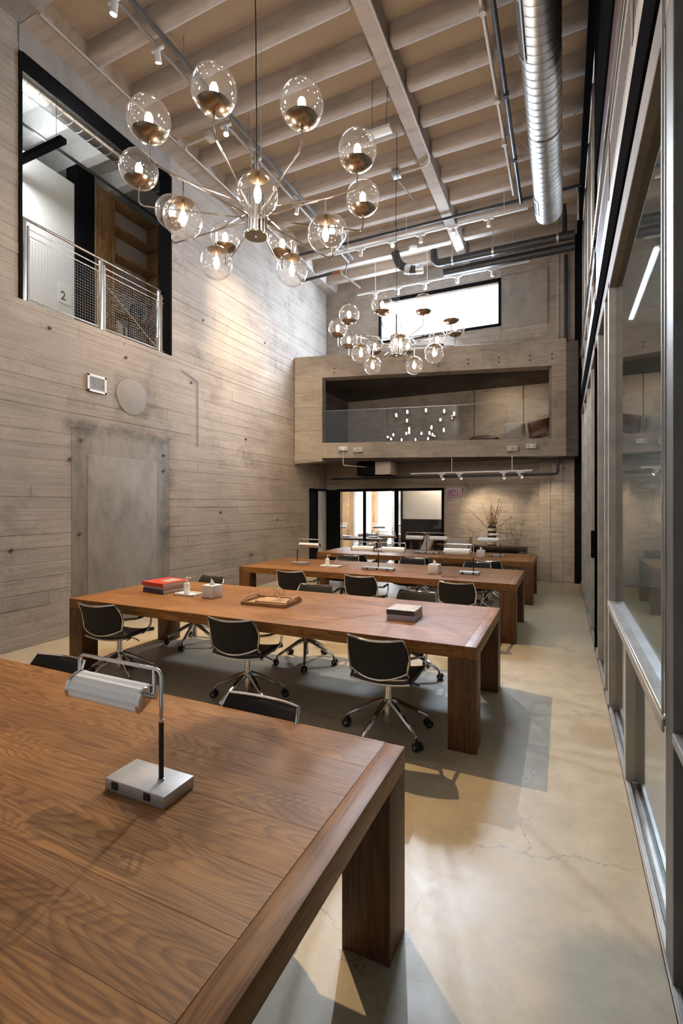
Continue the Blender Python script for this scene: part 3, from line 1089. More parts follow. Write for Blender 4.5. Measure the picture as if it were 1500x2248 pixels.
# ---- desk lamps
def shade_parts(par, xa, xb_, yc, zc, tilt=.45):
    """fluted half-round glass shade with bright end caps; axis along x"""
    r = .053
    prof = []
    n = 14
    for i in range(n + 1):
        t = PI * (i / n)
        rr = r * (1 - .05 * (1 + math.cos(i * PI)) / 2)
        prof.append((rr * math.cos(t), rr * math.sin(t) * .98))
    ct, st = math.cos(tilt), math.sin(tilt)
    def pt(a, b, h):
        return (h, yc + a * ct - b * st, zc + a * st + b * ct)
    m = MB()
    nu = len(prof)
    vv = [pt(a, b, xa + .008) for a, b in prof] + [pt(a, b, xb_ - .008) for a, b in prof]
    m.add(vv, [(i, i + 1, nu + i + 1, nu + i) for i in range(nu - 1)])
    sh = m.build('glass_shade', 'fluted_white', par, smooth=False, fix=False)
    solidify(sh, .004, 0)
    capo = [(1.06 * r * math.cos(PI * i / 16), 1.06 * r * math.sin(PI * i / 16)) for i in range(17)]
    for h0, h1 in ((xa - .006, xa + .010), (xb_ - .010, xb_ + .006)):
        MB().prism(capo, h0, h1, pt).build('end_cap', 'chrome', par, bevel=.002, seg=1)
    MB().cyl(pt(0, .025, xa + .01), pt(0, .025, xb_ - .01), .011, n=10).build('lamp_tube', 'white_paint', par)
    return pt


def make_lamp(kind):
    l = empty('desk_lamp', (0, 0, 0), 0, 'desk lamp', 'lamp')
    if kind == 'double':
        bw, px = .50, 0.0
    else:
        bw, px = .275, .055
    ba = box(-bw / 2, bw / 2, -.07, .07, 0, .042).build('base', 'brushed_alu', l, bevel=.003)
    for x in ((-.16, 0, .16) if kind == 'double' else (-.088, .062)):
        box(x - .015, x + .015, -.0735, -.068, .012, .037).build('outlet', 'black_rubber', ba, bevel=.002, seg=1)
        MB().box(x - .006, x - .003, -.075, -.073, .021, .030).box(x + .003, x + .006, -.075, -.073, .021, .030).build('outlet_slot', 'grille_dark', ba)
    MB().lathe([(.012, .042), (.012, .047), (.008, .05)], (px, .0, 0), 16).build('collar', 'chrome', l)
    MB().cyl((px, 0, .045), (px, 0, .246), .0085, n=14).build('black_sleeve', 'black_rubber', l)
    MB().cyl((px, 0, .244), (px, 0, .251), .0105, n=14).build('collar', 'chrome', l)
    sides = (-1, 1) if kind == 'double' else (-1,)
    for sd in sides:
        if kind == 'double':
            a, b = sd * .06, sd * .43
        else:
            a, b = px - .045, px - .415
        lo, hi = min(a, b), max(a, b)
        zt = .424
        path = fillet([(px, 0, .25), (px, 0, zt), (b, -.0, zt), (b, -.0, zt - .06)], .035, 6)
        MB().tube(path, .0065, 10).build('arm_tube', 'chrome', l)
        pt = shade_parts(l, lo + .004, hi - .004, -.005, .308, .5)
        xh = a + (-.012 if kind != 'double' else -sd * .0)
        MB().tube([(a + .012 * (1 if kind != 'double' else -sd), 0, zt), (a + .012 * (1 if kind != 'double' else -sd), 0, .325)], .006, 8).build('hanger', 'chrome', l)
        MB().cyl((b, 0, zt - .06), (b, -.0, .325), .006, n=8).build('hanger', 'chrome', l)
        MB().cyl((a - .004, -.004, .328), (a + .025 * (1 if kind != 'double' else -sd), -.004, .328), .010, n=10).build('pivot', 'chrome', l)
    return l


LS, LD = tree(make_lamp('single')), tree(make_lamp('double'))
LS[0].name = 'desk_lamp'
LD[0].name = 'two_shade_desk_lamp'
LG = 'chrome desk lamps with fluted shades'
ZT = .7505
place(LS, (-1.317, 1.250, ZT), 0, 'large chrome desk lamp with white fluted shade on the foreground table', LG)
place(LS, (-3.98, 7.00, ZT), PI, 'chrome desk lamp at left end of the third table', LG)
place(LD, (-2.55, 6.88, ZT), 0, 'two-shade chrome desk lamp in the middle of the third table', LG)
place(LS, (-1.21, 7.0, ZT), 0, 'chrome desk lamp at right end of third table', LG)
place(LD, (-2.52, 9.62, ZT), 0, 'two-shade chrome desk lamp in the middle of the farthest table', LG)
place(LS, (-1.14, 9.62, ZT), 0, 'chrome desk lamp in front of the striped vase', LG)
place(LS, (-3.55, 9.62, ZT), PI, 'chrome desk lamp at the left of the farthest table', LG)


# ---- books
def book(name, c, rz, w, d, h, cover, label, group, z, spine=None):
    b = empty(name, (c[0], c[1], z), rz, label, 'book', group)
    box(-w / 2 + .004, w / 2 - .003, -d / 2 + .003, d / 2 - .003, .003, h - .003).build('pages', 'paper', b)
    m = MB()
    m.box(-w / 2, w / 2, -d / 2, d / 2, 0, .003)
    m.box(-w / 2, w / 2, -d / 2, d / 2, h - .003, h)
    m.build('cover', cover, b)
    box(-w / 2, w / 2, -d / 2 - .001, -d / 2 + .003, 0, h).build('spine', spine or cover, b, bevel=.001, seg=1)
    return b


rz = R(-8)
bc = (-4.18, 4.22)
book('art_book', bc, rz, .36, .36, .048, 'navy_cover', 'thick dark blue book at the bottom of the red book stack', 'art books on the table', ZT)
book('art_book', bc, rz, .35, .35, .026, 'lilac_cover', 'thin pale lilac book between the red and dark blue books', 'art books on the table', ZT + .048)
rb = book('art_book', (-4.185, 4.225), rz, .38, .38, .042, 'red_cover', 'large red art book on top of the stack', 'art books on the table', ZT + .074)
box(-.05, .11, -.06, .13, .042, .0425).build('cover_picture', 'gray_cover', rb)
book('photo_book', (-1.265, 4.09), R(2), .255, .27, .045, 'lilac_cover', 'lower pale book of the grey stack at right of table', 'grey photo books', ZT)
gb = book('photo_book', (-1.27, 4.095), R(0), .25, .262, .042, 'gray_cover', 'upper grey picture book with dark edge at right of table', 'grey photo books', ZT + .045, 'dark_cover')
box(-.10, .08, -.09, .10, .042, .0425).build('cover_picture', 'vase_pale', gb)


# ---- soap dispenser, dishes, tissue boxes
def dish(c, w, d, label):
    o = empty('dish', (*c, ZT), 0, label, 'tray', 'white trays')
    m = MB()
    box(-w / 2, w / 2, -d / 2, d / 2, 0, .008).build('dish_base', 'white_ceramic', o, bevel=.003)
    for (a, b, e, f_) in ((-w / 2, w / 2, -d / 2, -d / 2 + .008), (-w / 2, w / 2, d / 2 - .008, d / 2), (-w / 2, -w / 2 + .008, -d / 2, d / 2), (w / 2 - .008, w / 2, -d / 2, d / 2)):
        m.box(a, b, e, f_, .006, .022)
    m.build('dish_rim', 'white_ceramic', o)


def soap(c, label, z):
    o = empty('soap_dispenser', (*c, z), R(15), label, 'bottle', 'white soap dispensers')
    MB().lathe([(.030, 0), (.034, .004), (.034, .10), (.030, .112), (.014, .122), (.012, .13)], n=24).build('bottle', 'white_ceramic', o)
    MB().lathe([(.014, .129), (.014, .142), (.005, .144), (.005, .165), (.012, .167), (.012, .178)], n=16).build('pump', 'white_paint', o)
    MB().tube([(0, 0, .172), (.03, 0, .174), (.052, 0, .166)], .005, 8).build('nozzle', 'white_paint', o)


def tissues(c, rz_, s, h, label):
    o = empty('tissue_box', (*c, ZT), rz_, label, 'tissue box', 'white tissue boxes')
    box(-s / 2, s / 2, -s / 2, s / 2, 0, h).build('box_body', 'white_ceramic', o, bevel=.006)
    MB().lathe([(.034, 0), (.034, .001)], (0, 0, h - .0002), 20).build('slot', 'grille_dark', o)
    m = MB()
    n = 9
    rows = ((.026, 0, 0), (.022, .018, .004), (.016, .036, .002), (.012, .050, -.006), (.003, .064, -.012))
    for (rr, z_, sh) in rows:
        for k in range(n):
            t = 2 * PI * k / n
            q = rr * (1 + .35 * math.sin(2.6 * k + z_ * 60))
            m.v.append((sh + q * math.cos(t), q * .55 * math.sin(t), h + z_))
    for i in range(len(rows) - 1):
        for k in range(n):
            m.f.append((i * n + k, i * n + (k + 1) % n, (i + 1) * n + (k + 1) % n, (i + 1) * n + k))
    m.build('tissue', 'tissue', o, ang=60)


dish((-3.76, 4.12), .27, .17, 'white rectangular dish under the soap on art-book table')
soap((-3.81, 4.15), 'white pump soap dispenser on the art-book table', ZT + .0085)
tissues((-3.43, 4.12), R(-4), .155, .135, 'white cube tissue box on the art-book table')
dish((-3.39, 6.95), .34, .17, 'white dish under the soap on the third table')
soap((-3.46, 6.97), 'white pump soap dispenser on the third table', ZT + .0085)
tissues((-1.69, 6.90), R(-6), .155, .135, 'white tissue box with tall tissue on the third table')
ac = empty('acrylic_sign_holder', (-1.42, 6.62, ZT), R(2), 'clear acrylic sign holder on the third table', 'sign holder')
box(-.11, .11, -.003, .003, .0, .14).build('acrylic_sheet', 'acrylic', ac)
box(-.11, .11, -.04, .04, 0, .004).build('acrylic_foot', 'acrylic', ac)
ac = empty('acrylic_sign_holder', (-3.28, 7.15, ZT), R(0), 'low clear acrylic holder behind the soap dish of the third table', 'sign holder')
box(-.13, .13, -.003, .003, .0, .10).build('acrylic_sheet', 'acrylic', ac)
box(-.13, .13, -.03, .03, 0, .004).build('acrylic_foot', 'acrylic', ac)
tissues((-1.42, 9.45), R(0), .15, .13, 'white tissue box on the farthest table')

# ---- wooden serving tray, its board and the wire ornament
tr = empty('serving_tray', (-2.68, 4.13, ZT), R(3), 'pale wooden serving tray with handles on the art-book table', 'tray')
w, d = .50, .36
box(-w / 2, w / 2, -d / 2, d / 2, 0, .012).build('tray_base', 'pale_wood', tr, bevel=.002)
for (b_, c_) in ((-d / 2, -d / 2 + .014), (d / 2 - .014, d / 2)):
    box(-w / 2, w / 2, b_, c_, .010, .034).build('tray_side', 'pale_wood', tr, bevel=.002)
for sx in (-1, 1):
    x_ = sx * (w / 2 - .007)
    m = MB()
    m.box(x_ - .007, x_ + .007, -d / 2, d / 2, .010, .032)
    hp = fillet([(x_, -d / 2 + .02, .03), (x_, -d / 2 + .07, .062), (x_, d / 2 - .07, .062), (x_, d / 2 - .02, .03)], .03, 4)
    m.tube(hp, .009, 8)
    m.build('tray_handle', 'pale_wood', tr)
bd = tag(box(-.17, .17, -.11, .11, 0, .022).build('wooden_box_lid', 'pale_wood', None, bevel=.002), 'flat pale wooden block lying in the serving tray', 'box')
bd.location = (-2.64, 4.13, ZT + .0125)
bd.rotation_euler = (0, 0, R(3))
orn = empty('wire_ornament', (-2.60, 4.14, ZT + .035), R(20), 'gold wire geometric ornament on the wooden block', 'ornament')
phi = (1 + 5 ** .5) / 2
iv = [Vector(p) for p in ((-1, phi, 0), (1, phi, 0), (-1, -phi, 0), (1, -phi, 0), (0, -1, phi), (0, 1, phi), (0, -1, -phi), (0, 1, -phi), (phi, 0, -1), (phi, 0, 1), (-phi, 0, -1), (-phi, 0, 1))]
rot = Matrix.Rotation(R(20.9), 3, 'X')
iv = [rot @ (p * (.066 / 1.902)) for p in iv]
zmin = min(p.z for p in iv)
iv = [p - VZ * (zmin - .003) for p in iv]
el = 2 * .066 / 1.902
m = MB()
for i in range(12):
    for j in range(i + 1, 12):
        if abs((iv[i] - iv[j]).length - el) < .002:
            m.cyl(iv[i], iv[j], .0022, n=6)
m.build('wire_frame', 'gold_wire', orn)

# ---- low bench against the end wall, striped vase, branches
be = empty('bench', (-1.75, 11.52, 0), 0, 'long dark walnut bench table along the end wall', 'bench')
box(-1.02, 1.02, -.22, .22, .72, .80).build('bench_top', 'walnut', be, bevel=.004)
for sx in (-1, 1):
    box(sx * .94 - .08, sx * .94 + .08, -.20, .20, 0, .72).build('leg', 'walnut', be, bevel=.004)
box(-.86, .86, .10, .16, .42, .72).build('rear_rail', 'walnut', be)
va = empty('vase', (-1.49, 11.56, .8005), 0, 'brown and cream striped vase on the dark bench', 'vase')
zs = [0, .03, .085, .13, .18, .235, .29, .345, .40, .445]
for i in range(len(zs) - 1):
    r_ = .098
    MB().lathe([(r_, zs[i]), (r_, zs[i + 1])], n=28, caps=(i == 0)).build('stripe', 'vase_dark' if i % 2 == 0 else 'vase_pale', va)
MB().lathe([(.098, .445), (.088, .446), (.086, .30)], n=28, caps=False).build('vase_lip', 'vase_dark', va)
br = empty('dried_branches', (-1.49, 11.56, .95), 0, 'spray of dried blossom branches standing in the striped vase', 'branches')
rnd = random.Random(5)
for k in range(40):
    a = rnd.uniform(0, 2 * PI)
    ln = rnd.uniform(.45, .98)
    sp = rnd.uniform(.05, .42) * ln
    if k < 4:
        sp = .75 * ln
        a = rnd.choice([PI + rnd.uniform(-.3, .1), rnd.uniform(-.1, .3) - .2])
    pts = []
    for i in range(7):
        t = i / 6
        q = sp * t ** 1.4
        yy = math.sin(a) * q * .55
        pts.append((math.cos(a) * q + .012 * math.sin(5 * t + k), min(yy, .26) + .01 * math.cos(4 * t + k), ln * t * (1 - .12 * t * sp)))
    st = MB().tube(pts, .004, 5, rs=[.0065 - .0045 * i / 6 for i in range(7)]).build('branch', 'branch', br)
    bl = MB()
    for j in range(12):
        i = rnd.uniform(2.2, 6)
        i0 = min(int(i), 5)
        p = Vector(pts[i0]).lerp(Vector(pts[i0 + 1]), i - i0) + Vector((rnd.uniform(-.025, .025), rnd.uniform(-.025, .025), rnd.uniform(-.02, .03)))
        r_ = rnd.uniform(.007, .013)
        bl.add([p + Vector(q) * r_ for q in ((1, 0, 0), (-1, 0, 0), (0, 1, 0), (0, -1, 0), (0, 0, 1), (0, 0, -1))],
               [(0, 2, 4), (2, 1, 4), (1, 3, 4), (3, 0, 4), (2, 0, 5), (1, 2, 5), (3, 1, 5), (0, 3, 5)])
    bl.build('buds', 'blossom' if k % 3 else 'branch', st)['kind'] = 'stuff'


# ---- lounge chairs by the doorway
def lounge(c, rz_, label, shell):
    o = empty('lounge_chair', (*c, 0), rz_, label, 'chair', 'lounge chairs by the doorway')
    prof = [(-.40, .98), (-.34, .80), (-.24, .58), (-.15, .44), (-.02, .40), (.18, .42), (.36, .46)]
    def sh(u, v):
        i = v * (len(prof) - 1)
        k = min(int(i), len(prof) - 2)
        t = i - k
        y = prof[k][0] * (1 - t) + prof[k + 1][0] * t
        z = prof[k][1] * (1 - t) + prof[k + 1][1] * t
        e = (abs(u - .5) * 2)
        return ((u - .5) * .66, y + .07 * e ** 2 * (1 - v), z + .05 * e ** 2)
    a = MB().grid(sh, 8, 18).build('shell', shell, o, fix=False)
    solidify(a, .02, 0)
    b = MB().grid(lambda u, v: tuple(Vector(sh(.08 + .84 * u, .04 + .92 * v)) + Vector((0, .03, .03))), 8, 18).build('cushion', 'cream_fabric' if shell == 'pale_wood' else 'brown_leather', o, fix=False)
    solidify(b, .05, 0)
    for sx in (-1, 1):
        for sy in (-.26, .30):
            MB().cyl((sx * .24, sy * .7, .42), (sx * .29, sy, 0), .016, .011, n=10).build('leg', 'branch', o)


lounge((-3.10, 10.92), R(120), 'pale shell lounge chair behind farthest table, tilted towards doorway', 'pale_wood')
lounge((-2.25, 10.80), R(165), 'second lounge chair with brown cushion beside the bench', 'pale_wood')

# ---- far room furniture
def far_desk(c, label):
    o = empty('far_desk', (*c, 0), 0, label, 'desk', 'desks in the far room')
    box(-.9, .9, -.4, .4, .69, .75).build('desk_top', 'walnut', o, bevel=.003)
    for sx in (-1, 1):
        box(sx * .84 - .05, sx * .84 + .05, -.38, .38, 0, .69).build('leg', 'walnut', o)


far_desk((-5.75, 13.5), 'dark desk just inside the bright far room')
far_desk((-5.4, 15.4), 'dark desk deeper in the bright far room')
for (x, y, lab) in ((-6.05, 13.5, 'small lamp at left of the first far room desk'), (-5.2, 13.6, 'small lamp at right of the first far room desk'), (-5.0, 15.4, 'small lamp on the deeper far room desk')):
    place(LS, (x, y, ZT), PI if x > -5.5 else 0, lab, 'lamps in the far room')
for (x, y, rz_, lab) in ((-4.85, 14.4, 2.6, 'dark chair between the far room desks'), (-4.0, 13.85, 2.2, 'dark chair beside the black and white panel of far room'), (-5.7, 14.4, 3.0, 'dark chair behind the first far room desk')):
    place(CT, (x, y, 0), rz_, lab, 'chairs in the far room')
area('far_room_lamp', (-6.0, 14.8, 2.88), (-6.0, 14.8, 0), 150, 3.0, 2.0, (0.86, 0.92, 1.0))
spot('far_panel_fill', (-2.95, 12.6, 2.75), (-3.0, 13.2, 2.0), 40, 130, .6, SOFT, .03)  # added fill light without a fixture, brightens the far white panel
spot('side_room_lamp', (-7.2, 10.6, 2.5), (-7.6, 11.0, 0), 40, 120, .8)

# ================================================================== CHANDELIERS
def make_chandelier():
    c = empty('chandelier', (0, 0, 0), 0, 'globe chandelier', 'chandelier')
    # z is measured from the arm plane (z=0)
    MB().lathe([(.0, -.145), (.094, -.145), (.096, -.140), (.096, -.130), (.080, -.128), (.080, .155), (.086, .157), (.086, .168), (.0, .168)], n=32, caps=False).build('hub', 'nickel', c)
    for k in range(15):
        a = 2 * PI * k / 15
        MB().cyl((.086 * math.cos(a), .086 * math.sin(a), -.128), (.086 * math.cos(a), .086 * math.sin(a), .155), .007, n=8).build('hub_rod', 'chrome', c)
    MB().lathe([(.0, -.158), (.010, -.156), (.012, -.146)], n=12, caps=False).build('finial', 'chrome', c)
    MB().cyl((0, 0, .165), (0, 0, .50), .016, n=12).build('stem', 'chrome', c)
    g = .147
    sph = []
    for i in range(17):
        t = PI * (i / 16)
        sph.append((max(g * math.sin(t), .0004), -g * math.cos(t)))

    def lamp_parts(arm, p, up):
        sgn = 1 if up else -1
        def L(prof, name, mat, n=28, caps=False):
            return MB().lathe([(r_, z_ * sgn) for r_, z_ in prof], p, n, caps).build(name, mat, arm)
        L(sph, 'glass_globe', 'globe_glass')
        cup = []
        for i in range(9):
            t = R(4) + (R(50) - R(4)) * i / 8 if up else R(3) + (R(34) - R(3)) * i / 8
            cup.append(((g - .003) * math.sin(t), -(g - .003) * math.cos(t)))
        cup2 = [(r_ * .94, z_ + .004) for r_, z_ in reversed(cup)]
        L(cup + cup2, 'metal_cup', 'brass_dark')
        L([(.013, -.144), (.013, -.075), (.016, -.07), (.016, -.055)], 'lamp_holder', 'brass_dark', 14, True)
        L([(.010, -.056), (.020, -.035), (.027, -.005), (.026, .02), (.017, .042), (.004, .052)], 'bulb', 'bulb_glow', 8, True)

    for k in range(10):
        a = R(36 * k)
        d = Vector((math.cos(a), math.sin(a), 0))
        st = d * .075
        end = d * .913
        path = fillet([st, end, end + VZ * .14], .05, 5)
        arm = MB().tube(path, .0065, 8).build('arm', 'nickel', c)
        lamp_parts(arm, tuple(end + VZ * .285), True)
    for k in range(5):
        a = R(18 + 72 * k)
        d = Vector((math.cos(a), math.sin(a), 0))
        end = d * .585 + VZ * .125
        path = fillet([d * .075 + VZ * .10, end, end - VZ * .145], .02, 3)
        arm = MB().tube(path, .0065, 8).build('arm', 'nickel', c)
        lamp_parts(arm, tuple(end - VZ * .29), False)
    return c


CH = tree(make_chandelier())
HG = 'globe chandeliers'
ch1 = place(CH, (-2.314, 3.327, 4.115), 0, 'large clear-globe chandelier hanging over the nearer tables', HG)
ch2 = place(CH, (-2.36, 7.17, 4.215), R(-12), 'second clear-globe chandelier hanging before the bright high window', HG)
for (c_, zt) in ((ch1, ZR), (ch2, ZC)):
    x, y, z = c_.location
    inv = zt - z
    pts = [(0.005, 0, .45)] + [(.010 * math.sin(i * 1.1), .008 * math.cos(i * 1.7), .5 + (inv - .5) * i / 9) for i in range(10)]
    cb = MB().tube(pts, .005, 6).build('power_cable', 'black_rubber', c_)
    for (sx, sy) in ((-.045, .0), (.03, .03)):
        MB().cyl((sx, sy, .168), (sx, sy, inv), .0016, n=5).build('suspension_wire', 'conduit_gray', c_)
    MB().lathe([(.06, inv - .03), (.06, inv)], (0, 0, 0), 16).build('canopy', 'steel_dark', c_)

# ================================================================== TRACKS, PIPES, DUCTS
def track_head(p, t, label, group, on=False, mat='white_paint', size=1.0, glow='spot_glow'):
    """white can hanging from a track adapter, aimed at t"""
    o = empty('track_spotlight', p, 0, label, 'spotlight', group)
    d = (Vector(t) - Vector(p)).normalized()
    s = size
    box(-.09 * s, .09 * s, -.018 * s, .018 * s, .055 * s, .085 * s).build('adapter', mat, o, bevel=.003)
    MB().cyl((0, 0, .055 * s), (0, 0, .0), .008 * s, n=8).build('neck', mat, o)
    q0, q1 = -d * .045 * s, d * .075 * s
    MB().cyl(q0, q1, .034 * s, .040 * s, n=18).build('can', mat, o, bevel=.003, seg=1)
    MB().cyl(q1 + d * .0005, q1 + d * .004, .034 * s, n=18).build('lens', glow if on else 'screen_white', o)
    return Vector(p) + d * .095 * s


def bar(name, mat, p0, p1, w, h, label, cat, group=None):
    p0, p1 = Vector(p0), Vector(p1)
    d = (p1 - p0).normalized()
    s_ = d.cross(VZ).normalized()
    m = MB()
    vv = []
    for p in (p0, p1):
        for (a, b) in ((-w / 2, -h / 2), (w / 2, -h / 2), (w / 2, h / 2), (-w / 2, h / 2)):
            vv.append(p + s_ * a + VZ * b)
    m.add(vv, [(0, 1, 2, 3), (4, 7, 6, 5), (0, 4, 5, 1), (1, 5, 6, 2), (2, 6, 7, 3), (3, 7, 4, 0)])
    return tag(m.build(name, mat, None, bevel=.003, seg=1), label, cat, group)


# left track along the room with strut channel beside it
bar('lighting_track', 'conduit_gray', (-4.47, 3.66, 7.31), (-4.47, 10.1, 7.31), .035, .035, 'long grey lighting track along the ribs at left', 'lighting track')
st = bar('strut_channel', 'steel_dark', (-4.36, 3.66, 7.36), (-4.36, 10.1, 7.36), .045, .06, 'dark strut channel beside the long left lighting track', 'channel')
for y in (4.75, 6.15, 7.55, 8.95):
    MB().cyl((-4.415, y, 7.33), (-4.415, y, ZC), .006, n=6).build('hanger_rod', 'conduit_gray', st)
LT = [(3.75, (-5.9, 3.9, 1.6), 'brightest spotlight at the near end of left track'), (4.37, (-5.9, 7.0, 1.2), 'second spotlight from the near end of left track'),
      (5.67, (-2.9, 4.3, .75), 'spotlight on left track above the chandelier hub'), (6.44, (-5.9, 8.7, 4.4), 'spotlight on left track beside the chandelier arm'),
      (7.74, (-5.9, 8.4, 2.2), 'spotlight on left track over the bright wall pool'), (9.0, (-3.3, 7.0, .75), 'farthest spotlight on the left track')]
LW = [50, 190, 950, 285, 250, 15]
for (y, t, lab), w_ in zip(LT, LW):
    p = (-4.47, y, 7.205)
    e = track_head(p, t, lab, 'spotlights on the left track', True)
    spot('left_track_beam', e + (Vector(t) - Vector(p)).normalized() * .01, t, w_, 62, .8, SOFT if y in (3.75, 6.44) else WARM, .04)

# two cross tracks near the end wall
bar('lighting_track', 'white_paint', (-4.53, 9.46, 7.2), (-0.587, 9.46, 7.2), .035, .035, 'white cross track under the far ribs', 'lighting track')
bar('lighting_track', 'white_paint', (-4.68, 11.12, 7.0), (-0.655, 11.12, 7.0), .035, .035, 'white cross track close above the high window', 'lighting track')
hd2 = [(-3.9, (-4.6, 8.0, 0), 'cross-track spotlight at left under the far ribs', 0), (-3.2, (0.2, 1.2, 1.0), 'dazzling cross-track spotlight aimed at the camera', 1), (-2.6, (-2.4, 9.7, 0), 'cross-track spotlight right of the dazzling one', 0),
       (-1.95, (-1.6, 6.8, .75), 'lit cross-track spotlight in the middle under the far ribs', 2), (-1.28, (-1.2, 9.0, 0), 'cross-track spotlight at right under the far ribs', 0)]
for (x, t, lab, on) in hd2:
    p = (x, 9.46, 7.10)
    e = track_head(p, t, lab, 'spotlights on the cross track', on > 0, glow='spot_flare' if on == 1 else 'spot_glow')
    if on or x < -3.5 or x > -1.5:
        if on == 1:
            spot('cross_track_beam', e, (-.5, 1.7, .2), 620, 46, .9, (0.78, .88, 1.0), .02)
        else:
            spot('cross_track_beam', e, t, 35 if on else 45, 60, .7, SOFT, .04)
for i, x in enumerate((-4.2, -3.62, -2.95, -2.2, -1.42)):
    p = (x, 11.12, 6.90)
    track_head(p, (x, 11.2, 0), ('leftmost', 'second', 'middle', 'fourth', 'rightmost')[i] + ' unlit spotlight on the track above the window', 'spotlights above the window')
tks = [o for o in bpy.data.objects if o.name.startswith('lighting_track')]
for (tk, y, z) in ((tks[1], 9.46, 7.2), (tks[2], 11.12, 7.0)):
    for x in (-4.2, -2.9, -1.0):
        MB().cyl((x, y, z), (x, y, ZC), .005, n=6).build('hanger_rod', 'white_paint', tk)

# spiral duct along the right
dx, dz, drr = -.225, 6.86, .215
du = empty('spiral_duct', (dx, 0, dz), 0, 'big galvanised spiral duct along the right of the ceiling', 'duct')
MB().cyl((0, 1.5, 0), (0, 9.15, 0), drr, n=40, caps=False).build('duct_tube', 'galvanised', du)
MB().lathe([(.0, 0), (drr * .97, 0)], (0, 0, 0), 40, False).build('end_plate', 'galvanised', du)
ep = [c for c in children_of(du) if c.name.startswith('end_plate')][0]
ep.rotation_euler = (R(90), 0, 0)
ep.location = (0, 9.12, 0)
y = 3.4
while y < 9.05:
    pts = []
    for i in range(33):
        t = 2 * PI * i / 32
        pts.append(((drr + .0015) * math.cos(t), y + .115 * i / 32, (drr + .0015) * math.sin(t)))
    MB().tube(pts, .0026, 4).build('spiral_seam', 'galv_seam', du)
    y += .115
for yy in (7.05,):
    MB().lathe([(drr + .006, -.012), (drr + .006, .012)], n=40, caps=False).build('band', 'steel_dark', du)
    b_ = [c for c in children_of(du) if c.name.startswith('band')][0]
    b_.rotation_euler = (R(90), 0, 0)
    b_.location = (0, yy, 0)
# grilles let into the duct's left flank
for (ya, yb) in ((5.05, 5.75), (8.55, 8.95)):
    for (a0, a1, yy0, yy1, nm, mt) in ((176, 226, ya, yb, 'grille', 'grille_dark'), (174, 180, ya - .03, yb + .03, 'grille_frame', 'steel_light'), (222, 228, ya - .03, yb + .03, 'grille_frame', 'steel_light'),
                                       (176, 226, ya - .04, ya, 'grille_frame', 'steel_light'), (176, 226, yb, yb + .04, 'grille_frame', 'steel_light')):
        k = .006 if nm == 'grille' else .014
        g_ = MB().grid(lambda u, v: ((drr + k) * math.cos(R(a0 + (a1 - a0) * u)), yy0 + (yy1 - yy0) * v, (drr + k) * math.sin(R(a0 + (a1 - a0) * u))), 8, 1)
        g_.build(nm, mt, du)
for yy, sx in ((7.6, 1), (7.75, -1)):
    MB().cyl((sx * drr * .8, yy, .12), (sx * .55, yy + .1, .75), .006, n=6).build('brace_wire', 'steel_light', du)

PG = 'ceiling pipes and conduits'


def pipe(name, mat, pts, r_, label, cat='pipe', fil=.06, extra=None):
    o = MB().tube(fillet(pts, fil, 5), r_, 10).build(name, mat, None)
    return tag(o, label, cat, PG)


pc_ = pipe('conduit', 'conduit', [(-.86, 3.7, 7.50), (-.83, 9.45, 7.50)], .024, 'pale painted conduit running along the ribs beside the duct', 'conduit')
for y in (5.75, 7.1, 8.0):
    MB().lathe([(.04, -.05), (.045, 0), (.04, .05)], (-.845, y, 7.48), 12).build('fitting', 'conduit', pc_)
bp_ = pipe('sprinkler_pipe', 'black_pipe', [(-.71, 3.7, 7.38), (-.71, 9.55, 7.38)], .030, 'black sprinkler pipe beside the pale conduit')
for y in (6.95, 8.3):
    MB().lathe([(.038, -.04), (.038, .04)], (-.71, y, 7.38), 12).build('coupling', 'black_pipe', bp_)
pipe('sprinkler_pipe', 'black_pipe', [(-5.5, 9.60, 7.46), (XR - .05, 9.60, 7.46)], .028, 'thin black cross pipe under the far ribs')
big = pipe('black_pipe', 'black_pipe', [(-2.62, 10.62, 7.42), (-2.60, 10.62, 7.12), (.22, 10.62, 7.12)], .085, 'thick black pipe running to the right wall', 'pipe', .2)
for x in (-2.2, -1.35, -.1):
    MB().lathe([(.094, -.02), (.094, .02)], n=18, caps=False).build('pipe_strap', 'steel_light', big)
    s_ = [c for c in children_of(big) if c.name.startswith('pipe_strap')][-1]
    s_.rotation_euler = (0, R(90), 0)
    s_.location = (x, 10.62, 7.12)
    MB().cyl((x, 10.62, 7.2), (x, 10.62, ZC), .008, n=6).build('hanger_rod', 'steel_light', big)
b2 = pipe('black_duct', 'black_pipe', [(-2.45, 10.86, 7.0), (.22, 10.86, 7.0)], .085, 'lower black duct behind the thick pipe', 'pipe', .1)
for x in (-2.0, -.6):
    MB().cyl((x, 10.86, 7.05), (x, 10.86, ZC), .008, n=6).build('hanger_rod', 'steel_light', b2)
fx = empty('flexible_duct', (0, 0, 0), 0, 'black flexible duct elbow with silver collar by the high window', 'duct')
MB().tube(fillet([(-3.52, 10.6, 7.56), (-3.42, 10.6, 7.25), (-3.14, 10.64, 7.10), (-3.0, 10.66, 7.10)], .2, 6), .095, 14).build('duct_elbow', 'black_pipe', fx)
MB().cyl((-3.28, 10.62, 7.15), (-3.16, 10.64, 7.11), .106, n=18).build('collar', 'galvanised', fx)
MB().cyl((-3.04, 10.655, 7.10), (-2.88, 10.675, 7.10), .106, n=18).build('collar', 'galvanised', fx)
sp_ = pipe('sprinkler_pipe', 'black_pipe', [(XL + .02, 10.55, 7.36), (-4.95, 10.35, 7.28)], .035, 'short black pipe from left wall with orange joint', 'pipe')
MB().cyl((-5.0, 10.36, 7.285), (-4.78, 10.36, 7.27), .046, n=12).build('orange_joint', 'orange_joint', sp_)
